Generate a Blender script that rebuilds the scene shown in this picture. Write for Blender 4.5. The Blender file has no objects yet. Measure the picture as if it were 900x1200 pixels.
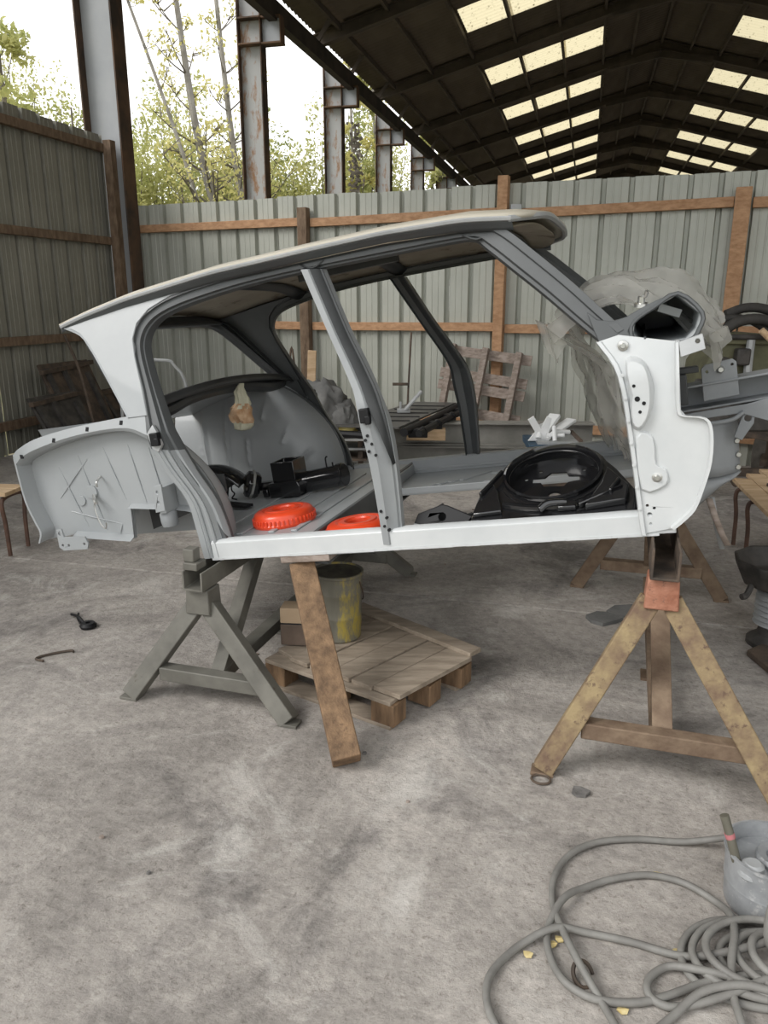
import bpy, bmesh, math, random
from math import sin, cos, pi, radians, sqrt
from mathutils import Vector as Vec, Matrix, noise
from mathutils.geometry import tessellate_polygon
random.seed(7)
SC = bpy.context.scene
COL = SC.collection

# ------------------------------------------------------------------ camera, sky, sun, exposure
cam_data = bpy.data.cameras.new('camera')
cam_data.sensor_fit = 'VERTICAL'; cam_data.sensor_height = 36.0; cam_data.lens = 27.0
cam_data.clip_start = 0.05; cam_data.clip_end = 400
cam = bpy.data.objects.new('camera', cam_data); COL.objects.link(cam)
cam.location = (0, 0, 1.5); cam.rotation_euler = (radians(90 - 15.5), 0, 0)
SC.camera = cam

world = bpy.data.worlds.new('sky'); SC.world = world; world.use_nodes = True
wn = world.node_tree; wn.nodes.clear()
w_out = wn.nodes.new('ShaderNodeOutputWorld'); w_bg = wn.nodes.new('ShaderNodeBackground')
w_tc = wn.nodes.new('ShaderNodeTexCoord'); w_ns = wn.nodes.new('ShaderNodeTexNoise'); w_rp = wn.nodes.new('ShaderNodeValToRGB')
w_ns.inputs['Scale'].default_value = 1.4; w_ns.inputs['Detail'].default_value = 4
w_rp.color_ramp.elements[0].color = (0.90, 0.94, 0.98, 1); w_rp.color_ramp.elements[0].position = 0.3
w_rp.color_ramp.elements[1].color = (1.0, 0.99, 0.97, 1); w_rp.color_ramp.elements[1].position = 0.65
wn.links.new(w_tc.outputs['Generated'], w_ns.inputs['Vector']); wn.links.new(w_ns.outputs['Fac'], w_rp.inputs['Fac'])
wn.links.new(w_rp.outputs['Color'], w_bg.inputs['Color']); w_bg.inputs['Strength'].default_value = 1.5
wn.links.new(w_bg.outputs[0], w_out.inputs[0])

sun_data = bpy.data.lights.new('sun', 'SUN'); sun_data.energy = 2.05; sun_data.angle = radians(28); sun_data.color = (1.0, 0.975, 0.94)
sun = bpy.data.objects.new('sun', sun_data); COL.objects.link(sun)
sun.rotation_euler = Vec((0.70, 0.33, -0.63)).to_track_quat('-Z', 'Y').to_euler()

SC.view_settings.view_transform = 'Standard'; SC.view_settings.look = 'None'
SC.view_settings.gamma = 1; SC.view_settings.use_curve_mapping = False
SC.view_settings.exposure = 0.12
SC.cycles.max_bounces = 10; SC.cycles.diffuse_bounces = 6; SC.cycles.transparent_max_bounces = 24

# ------------------------------------------------------------------ materials
def mat(name, c1, rough=0.6, c2=None, scale=4.0, detail=5, lo=0.35, hi=0.65, metal=0.0, bump=0.0, bscale=60.0, c3=None, s3=12.0, t3=0.62, stretch=None, spec=0.5, coat=0.0):
    m = bpy.data.materials.new(name); m.use_nodes = True
    nt = m.node_tree; b = nt.nodes['Principled BSDF']; N = nt.nodes.new; Lk = nt.links.new
    b.inputs['Roughness'].default_value = rough; b.inputs['Metallic'].default_value = metal
    b.inputs['Specular IOR Level'].default_value = spec; b.inputs['Coat Weight'].default_value = coat
    c1 = tuple(c1) + (1,)
    tc = N('ShaderNodeTexCoord'); vec = tc.outputs['Object']
    if stretch:
        mp = N('ShaderNodeMapping'); mp.inputs['Scale'].default_value = stretch; Lk(vec, mp.inputs['Vector']); vec = mp.outputs['Vector']
    if c2 is None:
        b.inputs['Base Color'].default_value = c1
    else:
        n = N('ShaderNodeTexNoise'); n.inputs['Scale'].default_value = scale; n.inputs['Detail'].default_value = detail; n.inputs['Roughness'].default_value = 0.6
        r = N('ShaderNodeValToRGB'); r.color_ramp.elements[0].position = lo; r.color_ramp.elements[1].position = hi
        r.color_ramp.elements[0].color = c1; r.color_ramp.elements[1].color = tuple(c2) + (1,)
        Lk(vec, n.inputs['Vector']); Lk(n.outputs['Fac'], r.inputs['Fac']); out = r.outputs['Color']
        if c3 is not None:
            n3 = N('ShaderNodeTexNoise'); n3.inputs['Scale'].default_value = s3; n3.inputs['Detail'].default_value = 8; n3.inputs['Roughness'].default_value = 0.7
            r3 = N('ShaderNodeValToRGB'); r3.color_ramp.elements[0].position = t3 - 0.03; r3.color_ramp.elements[1].position = t3 + 0.05
            mx = N('ShaderNodeMix'); mx.data_type = 'RGBA'
            Lk(vec, n3.inputs['Vector']); Lk(n3.outputs['Fac'], r3.inputs['Fac']); Lk(r3.outputs['Color'], mx.inputs['Factor'])
            Lk(out, mx.inputs['A']); mx.inputs['B'].default_value = tuple(c3) + (1,); out = mx.outputs['Result']
        Lk(out, b.inputs['Base Color'])
    if bump:
        nb = N('ShaderNodeTexNoise'); nb.inputs['Scale'].default_value = bscale; nb.inputs['Detail'].default_value = 6
        bp = N('ShaderNodeBump'); bp.inputs['Strength'].default_value = bump; bp.inputs['Distance'].default_value = 0.02
        Lk(vec, nb.inputs['Vector']); Lk(nb.outputs['Fac'], bp.inputs['Height']); Lk(bp.outputs['Normal'], b.inputs['Normal'])
    return m

def concrete():
    m = bpy.data.materials.new('concrete'); m.use_nodes = True
    nt = m.node_tree; b = nt.nodes['Principled BSDF']; N = nt.nodes.new; Lk = nt.links.new
    b.inputs['Roughness'].default_value = 0.82; b.inputs['Specular IOR Level'].default_value = 0.35
    tc = N('ShaderNodeTexCoord')
    def ramp(scale, det, p0, c0, p1, c1, rough=0.6, dist=0.0):
        n = N('ShaderNodeTexNoise'); n.inputs['Scale'].default_value = scale; n.inputs['Detail'].default_value = det
        n.inputs['Roughness'].default_value = rough; n.inputs['Distortion'].default_value = dist
        r = N('ShaderNodeValToRGB'); r.color_ramp.elements[0].position = p0; r.color_ramp.elements[1].position = p1
        r.color_ramp.elements[0].color = (*c0, 1); r.color_ramp.elements[1].color = (*c1, 1)
        Lk(tc.outputs['Object'], n.inputs['Vector']); Lk(n.outputs['Fac'], r.inputs['Fac']); return r.outputs['Color'], n.outputs['Fac']
    base, _ = ramp(0.9, 9, 0.36, (0.27, 0.246, 0.223), 0.62, (0.50, 0.46, 0.42), 0.66, 0.8)
    fine, _ = ramp(22, 12, 0.32, (0.66, 0.66, 0.66), 0.66, (1.18, 1.18, 1.18), 0.78)
    speck, _ = ramp(48, 8, 0.34, (0.60, 0.58, 0.56), 0.45, (1, 1, 1), 0.75, 0.2)
    pale, _ = ramp(1.9, 10, 0.54, (0, 0, 0), 0.66, (1, 1, 1), 0.74, 0.8)
    oil, _ = ramp(1.25, 8, 0.36, (0.60, 0.60, 0.61), 0.47, (1, 1, 1), 0.68, 1.0)
    def mul(a, c):
        x = N('ShaderNodeMix'); x.data_type = 'RGBA'; x.blend_type = 'MULTIPLY'; x.inputs['Factor'].default_value = 1; Lk(a, x.inputs['A']); Lk(c, x.inputs['B']); return x.outputs['Result']
    c = mul(mul(mul(base, fine), speck), oil)
    x = N('ShaderNodeMix'); x.data_type = 'RGBA'; s = N('ShaderNodeMath'); s.operation = 'MULTIPLY'; s.inputs[1].default_value = 0.7
    Lk(pale, s.inputs[0]); Lk(s.outputs[0], x.inputs['Factor']); Lk(c, x.inputs['A']); x.inputs['B'].default_value = (0.60, 0.57, 0.53, 1)
    Lk(x.outputs['Result'], b.inputs['Base Color'])
    nb = N('ShaderNodeTexNoise'); nb.inputs['Scale'].default_value = 45; nb.inputs['Detail'].default_value = 8; nb.inputs['Roughness'].default_value = 0.7
    nc = N('ShaderNodeTexNoise'); nc.inputs['Scale'].default_value = 5; nc.inputs['Detail'].default_value = 5
    ad = N('ShaderNodeMath'); ad.operation = 'ADD'; bp = N('ShaderNodeBump'); bp.inputs['Strength'].default_value = 0.55; bp.inputs['Distance'].default_value = 0.014
    Lk(tc.outputs['Object'], nb.inputs['Vector']); Lk(tc.outputs['Object'], nc.inputs['Vector']); Lk(nb.outputs['Fac'], ad.inputs[0]); Lk(nc.outputs['Fac'], ad.inputs[1])
    Lk(ad.outputs[0], bp.inputs['Height']); Lk(bp.outputs['Normal'], b.inputs['Normal'])
    return m

def see_through(name, col, trans, rough, noise_scale=None, tl=0.0):
    """thin film: partly transparent, partly glossy, a little diffuse"""
    m = bpy.data.materials.new(name); m.use_nodes = True
    nt = m.node_tree; nt.nodes.clear(); N = nt.nodes.new; Lk = nt.links.new
    o = N('ShaderNodeOutputMaterial'); t = N('ShaderNodeBsdfTransparent'); p = N('ShaderNodeBsdfPrincipled'); mx = N('ShaderNodeMixShader')
    t.inputs['Color'].default_value = (0.93, 0.93, 0.90, 1)
    p.inputs['Base Color'].default_value = (*col, 1); p.inputs['Roughness'].default_value = rough
    tr = N('ShaderNodeBsdfTranslucent'); tr.inputs['Color'].default_value = (*col, 1); m2 = N('ShaderNodeMixShader'); m2.inputs[0].default_value = tl
    Lk(p.outputs[0], m2.inputs[1]); Lk(tr.outputs[0], m2.inputs[2])
    mx.inputs[0].default_value = 1 - trans
    Lk(t.outputs[0], mx.inputs[1]); Lk(m2.outputs[0], mx.inputs[2]); Lk(mx.outputs[0], o.inputs[0])
    return m

def skylight_mat():
    m = bpy.data.materials.new('skylight_sheet'); m.use_nodes = True
    nt = m.node_tree; nt.nodes.clear(); N = nt.nodes.new; Lk = nt.links.new
    o = N('ShaderNodeOutputMaterial'); tr = N('ShaderNodeBsdfTranslucent'); d = N('ShaderNodeBsdfDiffuse'); mx = N('ShaderNodeMixShader')
    tc = N('ShaderNodeTexCoord'); n = N('ShaderNodeTexNoise'); r = N('ShaderNodeValToRGB')
    n.inputs['Scale'].default_value = 9; n.inputs['Detail'].default_value = 8; n.inputs['Roughness'].default_value = 0.75
    r.color_ramp.elements[0].position = 0.34; r.color_ramp.elements[0].color = (0.10, 0.08, 0.04, 1)
    r.color_ramp.elements[1].position = 0.44; r.color_ramp.elements[1].color = (0.60, 0.53, 0.35, 1)
    Lk(tc.outputs['Object'], n.inputs['Vector']); Lk(n.outputs['Fac'], r.inputs['Fac']); Lk(r.outputs['Color'], tr.inputs['Color'])
    d.inputs['Color'].default_value = (0.25, 0.2, 0.12, 1); mx.inputs[0].default_value = 0.12
    Lk(tr.outputs[0], mx.inputs[1]); Lk(d.outputs[0], mx.inputs[2]); Lk(mx.outputs[0], o.inputs[0])
    return m

def leaf_mat(name, c1, c2):
    m = bpy.data.materials.new(name); m.use_nodes = True
    nt = m.node_tree; nt.nodes.clear(); N = nt.nodes.new; Lk = nt.links.new
    o = N('ShaderNodeOutputMaterial'); tr = N('ShaderNodeBsdfTranslucent'); d = N('ShaderNodeBsdfDiffuse'); mx = N('ShaderNodeMixShader')
    tc = N('ShaderNodeTexCoord'); n = N('ShaderNodeTexNoise'); r = N('ShaderNodeValToRGB')
    n.inputs['Scale'].default_value = 1.6; n.inputs['Detail'].default_value = 6
    r.color_ramp.elements[0].position = 0.35; r.color_ramp.elements[0].color = (*c1, 1)
    r.color_ramp.elements[1].position = 0.65; r.color_ramp.elements[1].color = (*c2, 1)
    Lk(tc.outputs['Object'], n.inputs['Vector']); Lk(n.outputs['Fac'], r.inputs['Fac']); Lk(r.outputs['Color'], tr.inputs['Color']); Lk(r.outputs['Color'], d.inputs['Color'])
    mx.inputs[0].default_value = 0.5; Lk(tr.outputs[0], mx.inputs[1]); Lk(d.outputs[0], mx.inputs[2]); Lk(mx.outputs[0], o.inputs[0])
    return m

M = {}
M['concrete'] = concrete()
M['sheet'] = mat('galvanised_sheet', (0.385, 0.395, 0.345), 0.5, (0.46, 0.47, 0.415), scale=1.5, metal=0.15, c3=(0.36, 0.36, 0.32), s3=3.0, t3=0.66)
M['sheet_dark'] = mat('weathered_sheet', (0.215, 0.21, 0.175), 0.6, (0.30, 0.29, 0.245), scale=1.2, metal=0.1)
M['plank'] = mat('rail_timber', (0.36, 0.195, 0.10), 0.8, (0.52, 0.31, 0.175), scale=5, stretch=(1, 6, 6), bump=0.15)
M['old_wood'] = mat('old_timber', (0.115, 0.075, 0.047), 0.85, (0.23, 0.16, 0.105), scale=7, stretch=(3, 3, 1), bump=0.2)
M['prop_wood'] = mat('prop_timber', (0.11, 0.066, 0.036), 0.8, (0.25, 0.155, 0.085), scale=9, stretch=(3, 3, 0.6), bump=0.25, c3=(0.10, 0.06, 0.034), s3=10, t3=0.64)
M['pallet'] = mat('pallet_timber', (0.22, 0.175, 0.13), 0.85, (0.35, 0.29, 0.225), scale=6, stretch=(1, 5, 5), bump=0.2, c3=(0.16, 0.11, 0.075), s3=16, t3=0.7)
M['grey_wood'] = mat('grey_pallet_timber', (0.20, 0.155, 0.125), 0.9, (0.36, 0.30, 0.26), scale=8, stretch=(1, 5, 5), bump=0.2)
M['pine'] = mat('pale_pine', (0.48, 0.32, 0.18), 0.75, (0.64, 0.47, 0.30), scale=4, stretch=(1, 7, 7), bump=0.1)
M['column'] = mat('painted_column', (0.30, 0.315, 0.335), 0.6, (0.38, 0.39, 0.40), scale=1.3, c3=(0.20, 0.095, 0.045), s3=1.7, t3=0.66)
M['column_streaked'] = mat('rust_streaked_column', (0.34, 0.34, 0.335), 0.65, (0.42, 0.42, 0.41), scale=1.3, c3=(0.27, 0.145, 0.07), s3=2.6, t3=0.545, stretch=(1, 1, .4))
M['column_rust'] = mat('column_edge_rust', (0.045, 0.033, 0.025), 0.85, (0.14, 0.08, 0.045), scale=3)
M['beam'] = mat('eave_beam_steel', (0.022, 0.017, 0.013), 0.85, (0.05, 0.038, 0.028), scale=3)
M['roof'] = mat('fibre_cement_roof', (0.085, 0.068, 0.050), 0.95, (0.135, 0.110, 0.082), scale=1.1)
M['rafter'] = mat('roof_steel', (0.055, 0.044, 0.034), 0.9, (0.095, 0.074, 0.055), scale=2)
M['skylight'] = skylight_mat()
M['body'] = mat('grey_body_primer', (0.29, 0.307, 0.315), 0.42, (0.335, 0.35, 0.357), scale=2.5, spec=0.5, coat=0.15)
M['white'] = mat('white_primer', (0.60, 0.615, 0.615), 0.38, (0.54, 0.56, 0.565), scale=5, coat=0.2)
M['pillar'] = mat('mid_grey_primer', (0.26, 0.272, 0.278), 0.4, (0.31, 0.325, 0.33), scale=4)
M['frame'] = mat('shaded_frame_primer', (0.070, 0.075, 0.077), 0.5, (0.09, 0.096, 0.098), scale=4, coat=0.1)  # darker than the primer itself: shade is part of this colour
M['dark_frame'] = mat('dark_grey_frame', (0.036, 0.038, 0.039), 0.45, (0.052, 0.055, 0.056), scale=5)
M['roofskin'] = mat('cream_roof', (0.47, 0.435, 0.355), 0.5, (0.52, 0.48, 0.395), scale=3)
M['lining'] = mat('roof_inside', (0.30, 0.26, 0.20), 0.7, (0.40, 0.355, 0.28), scale=5, c3=(0.15, 0.12, 0.09), s3=6, t3=0.6)
M['chassis'] = mat('chassis_grey', (0.21, 0.222, 0.232), 0.5, (0.26, 0.272, 0.28), scale=6)
M['rust_dark'] = mat('dark_rusty_steel', (0.045, 0.035, 0.028), 0.8, (0.12, 0.085, 0.06), scale=9, bump=0.2)
M['trestle_green'] = mat('olive_trestle_paint', (0.105, 0.10, 0.085), 0.6, (0.165, 0.158, 0.135), scale=7, c3=(0.08, 0.06, 0.045), s3=18, t3=0.66)
M['trestle_rust'] = mat('rusty_trestle_paint', (0.155, 0.10, 0.065), 0.8, (0.31, 0.235, 0.125), scale=13, c3=(0.12, 0.075, 0.05), s3=30, t3=0.6, bump=0.25)
M['trestle_red'] = mat('red_lead_paint', (0.27, 0.105, 0.06), 0.85, (0.42, 0.20, 0.13), scale=14, c3=(0.20, 0.10, 0.07), s3=40, t3=0.6, bump=0.3)
M['trestle_brown'] = mat('brown_trestle_paint', (0.13, 0.085, 0.055), 0.8, (0.23, 0.165, 0.11), scale=11, bump=0.2)
M['orange'] = mat('orange_paint', (0.66, 0.05, 0.014), 0.35, (0.70, 0.065, 0.018), scale=6, coat=0.15)
M['black'] = mat('gloss_black_paint', (0.008, 0.008, 0.009), 0.16, (0.012, 0.012, 0.013), scale=6, spec=0.6, coat=0.6)
M['black_matt'] = mat('satin_black', (0.010, 0.010, 0.011), 0.5, spec=0.3)
M['hole'] = mat('dark_opening', (0.01, 0.01, 0.011), 0.9)
M['chrome'] = mat('bare_steel', (0.55, 0.55, 0.53), 0.35, metal=0.9)
M['galv'] = mat('grey_steel_plate', (0.34, 0.35, 0.355), 0.5, (0.42, 0.43, 0.43), scale=6, metal=0.2)
M['bucket'] = mat('paint_spattered_tin', (0.105, 0.098, 0.075), 0.6, (0.17, 0.16, 0.125), scale=9, c3=(0.36, 0.28, 0.05), s3=8, t3=0.57, stretch=(1, 1, 0.28))
M['lid'] = mat('dried_paint_lid', (0.06, 0.055, 0.045), 0.7, (0.14, 0.13, 0.10), scale=16)
M['plastic'] = see_through('polythene_film', (0.62, 0.61, 0.58), 0.60, 0.10, tl=0.35)
M['tarp'] = mat('grey_cloth', (0.10, 0.10, 0.097), 0.9, (0.17, 0.168, 0.162), scale=7)
M['paper_top'] = mat('pale_masking_paper', (0.62, 0.60, 0.46), 0.85, (0.52, 0.51, 0.38), scale=25)
M['paper_brown'] = mat('brown_masking_paper', (0.42, 0.24, 0.12), 0.85, (0.60, 0.42, 0.27), scale=30)
M['cable'] = mat('dusty_hose', (0.165, 0.158, 0.145), 0.6, (0.235, 0.228, 0.21), scale=14)
M['pail'] = mat('grey_pail', (0.27, 0.28, 0.29), 0.4, (0.38, 0.39, 0.40), scale=18, metal=0.3, c3=(0.55, 0.55, 0.54), s3=22, t3=0.62)
M['leaf_dry'] = mat('dry_leaf', (0.52, 0.40, 0.16), 0.8, (0.62, 0.52, 0.28), scale=40)
M['stone'] = mat('concrete_chip', (0.10, 0.095, 0.09), 0.9, (0.2, 0.19, 0.18), scale=30)
M['olive'] = mat('olive_green_housing', (0.075, 0.075, 0.04), 0.65, (0.14, 0.135, 0.075), scale=6, c3=(0.10, 0.07, 0.045), s3=9, t3=0.62)
M['rubber'] = mat('black_rubber', (0.03, 0.028, 0.026), 0.75, (0.06, 0.055, 0.05), scale=8)
M['tyre'] = mat('dusty_tyre', (0.10, 0.09, 0.078), 0.85, (0.17, 0.155, 0.135), scale=10)
M['blue'] = mat('blue_box_side', (0.02, 0.05, 0.085), 0.6, (0.035, 0.075, 0.12), scale=8)
M['cardboard'] = mat('brown_cardboard', (0.085, 0.06, 0.045), 0.85, (0.14, 0.10, 0.075), scale=8)
M['box_lid'] = mat('kraft_card', (0.36, 0.26, 0.165), 0.85, (0.42, 0.31, 0.205), scale=5)
M['white_part'] = mat('white_painted_part', (0.72, 0.73, 0.73), 0.4, (0.80, 0.81, 0.81), scale=8)
M['yellow'] = mat('yellow_tape', (0.62, 0.52, 0.20), 0.6)
M['pink'] = mat('pink_band', (0.45, 0.16, 0.17), 0.6)
M['bench_tube'] = mat('bench_leg_tube', (0.075, 0.04, 0.028), 0.6, (0.14, 0.075, 0.05), scale=12)
M['iron'] = mat('black_cast_iron', (0.028, 0.026, 0.024), 0.6, (0.07, 0.062, 0.055), scale=12, bump=0.15)
M['bark'] = mat('pale_bark', (0.20, 0.185, 0.16), 0.9, (0.33, 0.31, 0.275), scale=3, c3=(0.08, 0.075, 0.065), s3=5, t3=0.6)
M['twig'] = mat('dark_bark', (0.11, 0.095, 0.075), 0.9, (0.20, 0.175, 0.14), scale=5)
M['ground'] = mat('rough_grass_ground', (0.10, 0.11, 0.04), 0.95, (0.22, 0.2, 0.09), scale=0.9, c3=(0.2, 0.15, 0.09), s3=2, t3=0.6)
M['leaf_yellow'] = leaf_mat('yellow_leaves', (0.58, 0.53, 0.18), (0.72, 0.68, 0.33))
M['leaf_green'] = leaf_mat('yellow_green_leaves', (0.40, 0.42, 0.16), (0.62, 0.60, 0.28))
M['leaf_dark'] = leaf_mat('olive_leaves', (0.28, 0.32, 0.12), (0.46, 0.46, 0.19))

# ------------------------------------------------------------------ mesh helpers
ORG = {}                      # world origin of things whose parts are modelled in world coordinates
def crom(pts, k=6, closed=False):
    P = [Vec(p) for p in pts]; n = len(P); out = []
    if n < 3: return P
    rng = range(n) if closed else range(n - 1)
    for i in rng:
        a = P[(i - 1) % n] if (closed or i > 0) else P[0] * 2 - P[1]
        b, c = P[i], P[(i + 1) % n]
        d = P[(i + 2) % n] if (closed or i + 2 < n) else c * 2 - b
        for j in range(k):
            t = j / k
            out.append(0.5 * ((2 * b) + (c - a) * t + (2 * a - 5 * b + 4 * c - d) * t * t + (3 * b - a - 3 * c + d) * t ** 3))
    if not closed: out.append(P[-1])
    return out

class MB:
    def __init__(s): s.v = []; s.f = []
    def add(s, vs, fs):
        o = len(s.v); s.v += [Vec(p) for p in vs]; s.f += [[i + o for i in f] for f in fs]; return s
    def box(s, c, d, rot=None):
        c = Vec(c); h = Vec(d) / 2; vs = []
        for x in (-1, 1):
            for y in (-1, 1):
                for z in (-1, 1):
                    p = Vec((x * h.x, y * h.y, z * h.z))
                    if rot is not None: p = rot @ p
                    vs.append(c + p)
        return s.add(vs, [(0, 1, 3, 2), (4, 6, 7, 5), (0, 4, 5, 1), (2, 3, 7, 6), (0, 2, 6, 4), (1, 5, 7, 3)])
    def sweep2(s, p0, p1, poly, up=(0, 0, 1)):
        """closed 2-D section (side, up) pulled from p0 to p1"""
        p0, p1 = Vec(p0), Vec(p1); d = (p1 - p0).normalized(); up = Vec(up)
        if abs(d.dot(up)) > 0.98: up = Vec((0, 1, 0))
        r = d.cross(up).normalized(); u = r.cross(d).normalized(); n = len(poly)
        vs = [p + r * a + u * b for p in (p0, p1) for a, b in poly]
        fs = [(i, (i + 1) % n, n + (i + 1) % n, n + i) for i in range(n)]
        tri = tessellate_polygon([[Vec((a, b, 0)) for a, b in poly]])
        fs += [tuple(t) for t in tri] + [tuple(n + i for i in t) for t in tri]
        return s.add(vs, fs)
    def bar(s, p0, p1, w, h, up=(0, 0, 1)):
        return s.sweep2(p0, p1, [(-w / 2, -h / 2), (w / 2, -h / 2), (w / 2, h / 2), (-w / 2, h / 2)], up)
    def channel(s, p0, p1, w, d, t, up=(0, 0, 1)):   # U section, open towards +up
        a = w / 2
        return s.sweep2(p0, p1, [(-a, 0), (a, 0), (a, d), (a - t, d), (a - t, t), (-a + t, t), (-a + t, d), (-a, d)], up)
    def ibeam(s, p0, p1, w, h, t, up=(0, 0, 1)):
        a, b, c = w / 2, h / 2, t / 2
        return s.sweep2(p0, p1, [(-a, -b), (a, -b), (a, -b + t), (c, -b + t), (c, b - t), (a, b - t), (a, b), (-a, b), (-a, b - t), (-c, b - t), (-c, -b + t), (-a, -b + t)], up)
    def angle(s, p0, p1, w, t, up=(0, 0, 1)):
        return s.sweep2(p0, p1, [(0, 0), (w, 0), (w, t), (t, t), (t, w), (0, w)], up)
    def tube(s, pts, r, seg=8, k=5, closed=False, smooth=True):
        P = crom(pts, k, closed) if (smooth and len(pts) > 2) else [Vec(p) for p in pts]
        n = len(P); rr = r if isinstance(r, (list, tuple)) else None
        N = None; vs = []
        for i, p in enumerate(P):
            a = P[(i - 1) % n] if (closed or i) else p; b = P[(i + 1) % n] if (closed or i < n - 1) else p
            t = (b - a).normalized()
            if N is None:
                N = t.orthogonal().normalized()
            N = (N - t * N.dot(t)).normalized(); B = t.cross(N)
            q = r if rr is None else rr[0] + (rr[1] - rr[0]) * i / (n - 1)
            vs += [p + (N * cos(2 * pi * j / seg) + B * sin(2 * pi * j / seg)) * q for j in range(seg)]
        fs = []
        for i in range(n if closed else n - 1):
            i2 = (i + 1) % n
            fs += [(i * seg + j, i * seg + (j + 1) % seg, i2 * seg + (j + 1) % seg, i2 * seg + j) for j in range(seg)]
        if not closed: fs += [tuple(range(seg)), tuple((n - 1) * seg + j for j in range(seg))]
        return s.add(vs, fs)
    def lathe(s, prof, c=(0, 0, 0), seg=32, ax=None, closed=False, ang=2 * pi):
        """prof: (radius, height); ax: axis direction"""
        c = Vec(c); R = Vec((0, 0, 1)).rotation_difference(Vec(ax)).to_matrix() if ax is not None else Matrix.Identity(3)
        vs = []; n = len(prof); full = abs(ang - 2 * pi) < 1e-6; m = seg if full else seg + 1
        for j in range(m):
            a = ang * j / seg
            vs += [c + R @ Vec((r * cos(a), r * sin(a), h)) for r, h in prof]
        fs = []
        for j in range(seg):
            j2 = (j + 1) % m
            for i in range(n if closed else n - 1):
                i2 = (i + 1) % n
                fs.append((j * n + i, j2 * n + i, j2 * n + i2, j * n + i2))
        return s.add(vs, fs)
    def cyl(s, p0, p1, r, seg=12, r2=None):
        p0, p1 = Vec(p0), Vec(p1); h = (p1 - p0).length
        return s.lathe([(0, 0), (r, 0), (r if r2 is None else r2, h), (0, h)], p0, seg, (p1 - p0).normalized())
    def prism(s, poly, fn, t0, t1, holes=()):
        """2-D outline with holes; fn(a, b, t) places it, t runs through the thickness"""
        loops = [list(poly)] + [list(h) for h in holes]
        flat = [p for l in loops for p in l]; n = len(flat)
        tri = tessellate_polygon([[Vec((a, b, 0)) for a, b in l] for l in loops])
        vs = [fn(a, b, t0) for a, b in flat] + [fn(a, b, t1) for a, b in flat]
        fs = [tuple(t) for t in tri] + [tuple(n + i for i in t) for t in tri]
        o = 0
        for l in loops:
            m = len(l); fs += [(o + i, o + (i + 1) % m, n + o + (i + 1) % m, n + o + i) for i in range(m)]; o += m
        return s.add(vs, fs)
    def grid(s, fn, nu, nv, thick=None):
        """fn(a, b) with a, b in 0..1"""
        vs = [fn(i / nu, j / nv) for i in range(nu + 1) for j in range(nv + 1)]
        fs = [(i * (nv + 1) + j, (i + 1) * (nv + 1) + j, (i + 1) * (nv + 1) + j + 1, i * (nv + 1) + j + 1) for i in range(nu) for j in range(nv)]
        return s.add(vs, fs)
    def build(s, name, material, parent=None, bevel=0.0, solid=0.0, normals=True, sharp=0.65, **props):
        me = bpy.data.meshes.new(name); o = ORG.get(parent.name, Vec()) if parent is not None else Vec()
        me.from_pydata([tuple(p - o) for p in s.v], [], s.f)
        bm = bmesh.new(); bm.from_mesh(me)
        bmesh.ops.remove_doubles(bm, verts=bm.verts, dist=1e-5)
        if normals: bmesh.ops.recalc_face_normals(bm, faces=bm.faces)
        for f in bm.faces: f.smooth = True
        for e in bm.edges:
            if len(e.link_faces) == 2 and e.calc_face_angle(0) > sharp: e.smooth = False
        bm.to_mesh(me); bm.free()
        me.materials.append(material)
        ob = bpy.data.objects.new(name, me); COL.objects.link(ob)
        if parent is not None:
            ob.parent = parent
            if parent.name in ORG: ORG[ob.name] = ORG[parent.name]
        if solid:
            md = ob.modifiers.new('solid', 'SOLIDIFY'); md.thickness = solid; md.offset = 0
        if bevel:
            md = ob.modifiers.new('bevel', 'BEVEL'); md.width = bevel; md.segments = 2; md.limit_method = 'ANGLE'; md.angle_limit = 0.6
        for k_, v_ in props.items(): ob[k_] = v_
        return ob

def thing(name, label, cat=None, loc=(0, 0, 0), rot=None, group=None, kind=None, world=True):
    """Empty at a thing's base. world=True: its parts are modelled in world coordinates."""
    o = bpy.data.objects.new(name, None); COL.objects.link(o); o.empty_display_size = 0.1
    o.location = loc; o['label'] = label
    if rot is not None: o.rotation_euler = rot
    if cat: o['category'] = cat
    if group: o['group'] = group
    if kind: o['kind'] = kind
    if world: ORG[o.name] = Vec(loc)
    return o
def tag(o, label, cat, group=None):
    o['label'] = label; o['category'] = cat
    if group: o['group'] = group
    return o
def shared(name, src, parent, loc, rot=None, scale=None):
    o = src.copy(); COL.objects.link(o); o.name = name; o.parent = parent; o.location = loc
    if rot is not None: o.rotation_euler = rot
    if scale is not None: o.scale = scale
    return o

# ------------------------------------------------------------------ hall axes
AL = radians(14.4)
def hall(s, t, z=0.0): return Vec((s * cos(AL) + t * sin(AL), -s * sin(AL) + t * cos(AL), z))
HR = (0, 0, -AL)                       # object rotation that lines local x up with s and local y with t

# ------------------------------------------------------------------ floor: concrete slabs with open joints
floor = thing('floor', 'worn grey concrete workshop floor cast in large slabs', None, (0, 0, 0), HR, kind='structure', world=False)
se = [-5.5, 9.2]; te = [-2.0, 3.68, 9.6, 16.0, 50.0]
for i in range(1):
    for j in range(4):
        g = 0.006
        MB().box(((se[i] + se[i + 1]) / 2, (te[j] + te[j + 1]) / 2, -0.06), (se[i + 1] - se[i] - 2 * g, te[j + 1] - te[j] - 2 * g, 0.12)).build('concrete_slab', M['concrete'], floor, bevel=0.006)
MB().box((1.85, 24, -0.09), (14.7, 52, 0.1)).build('joint_bed', M['lid'], floor)
gr = MB().box((0, 15, -0.22), (220, 200, 0.2)).build('ground', M['ground']); gr['kind'] = 'structure'; gr['label'] = 'rough grassy ground outside the open side of the hall'

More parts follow.
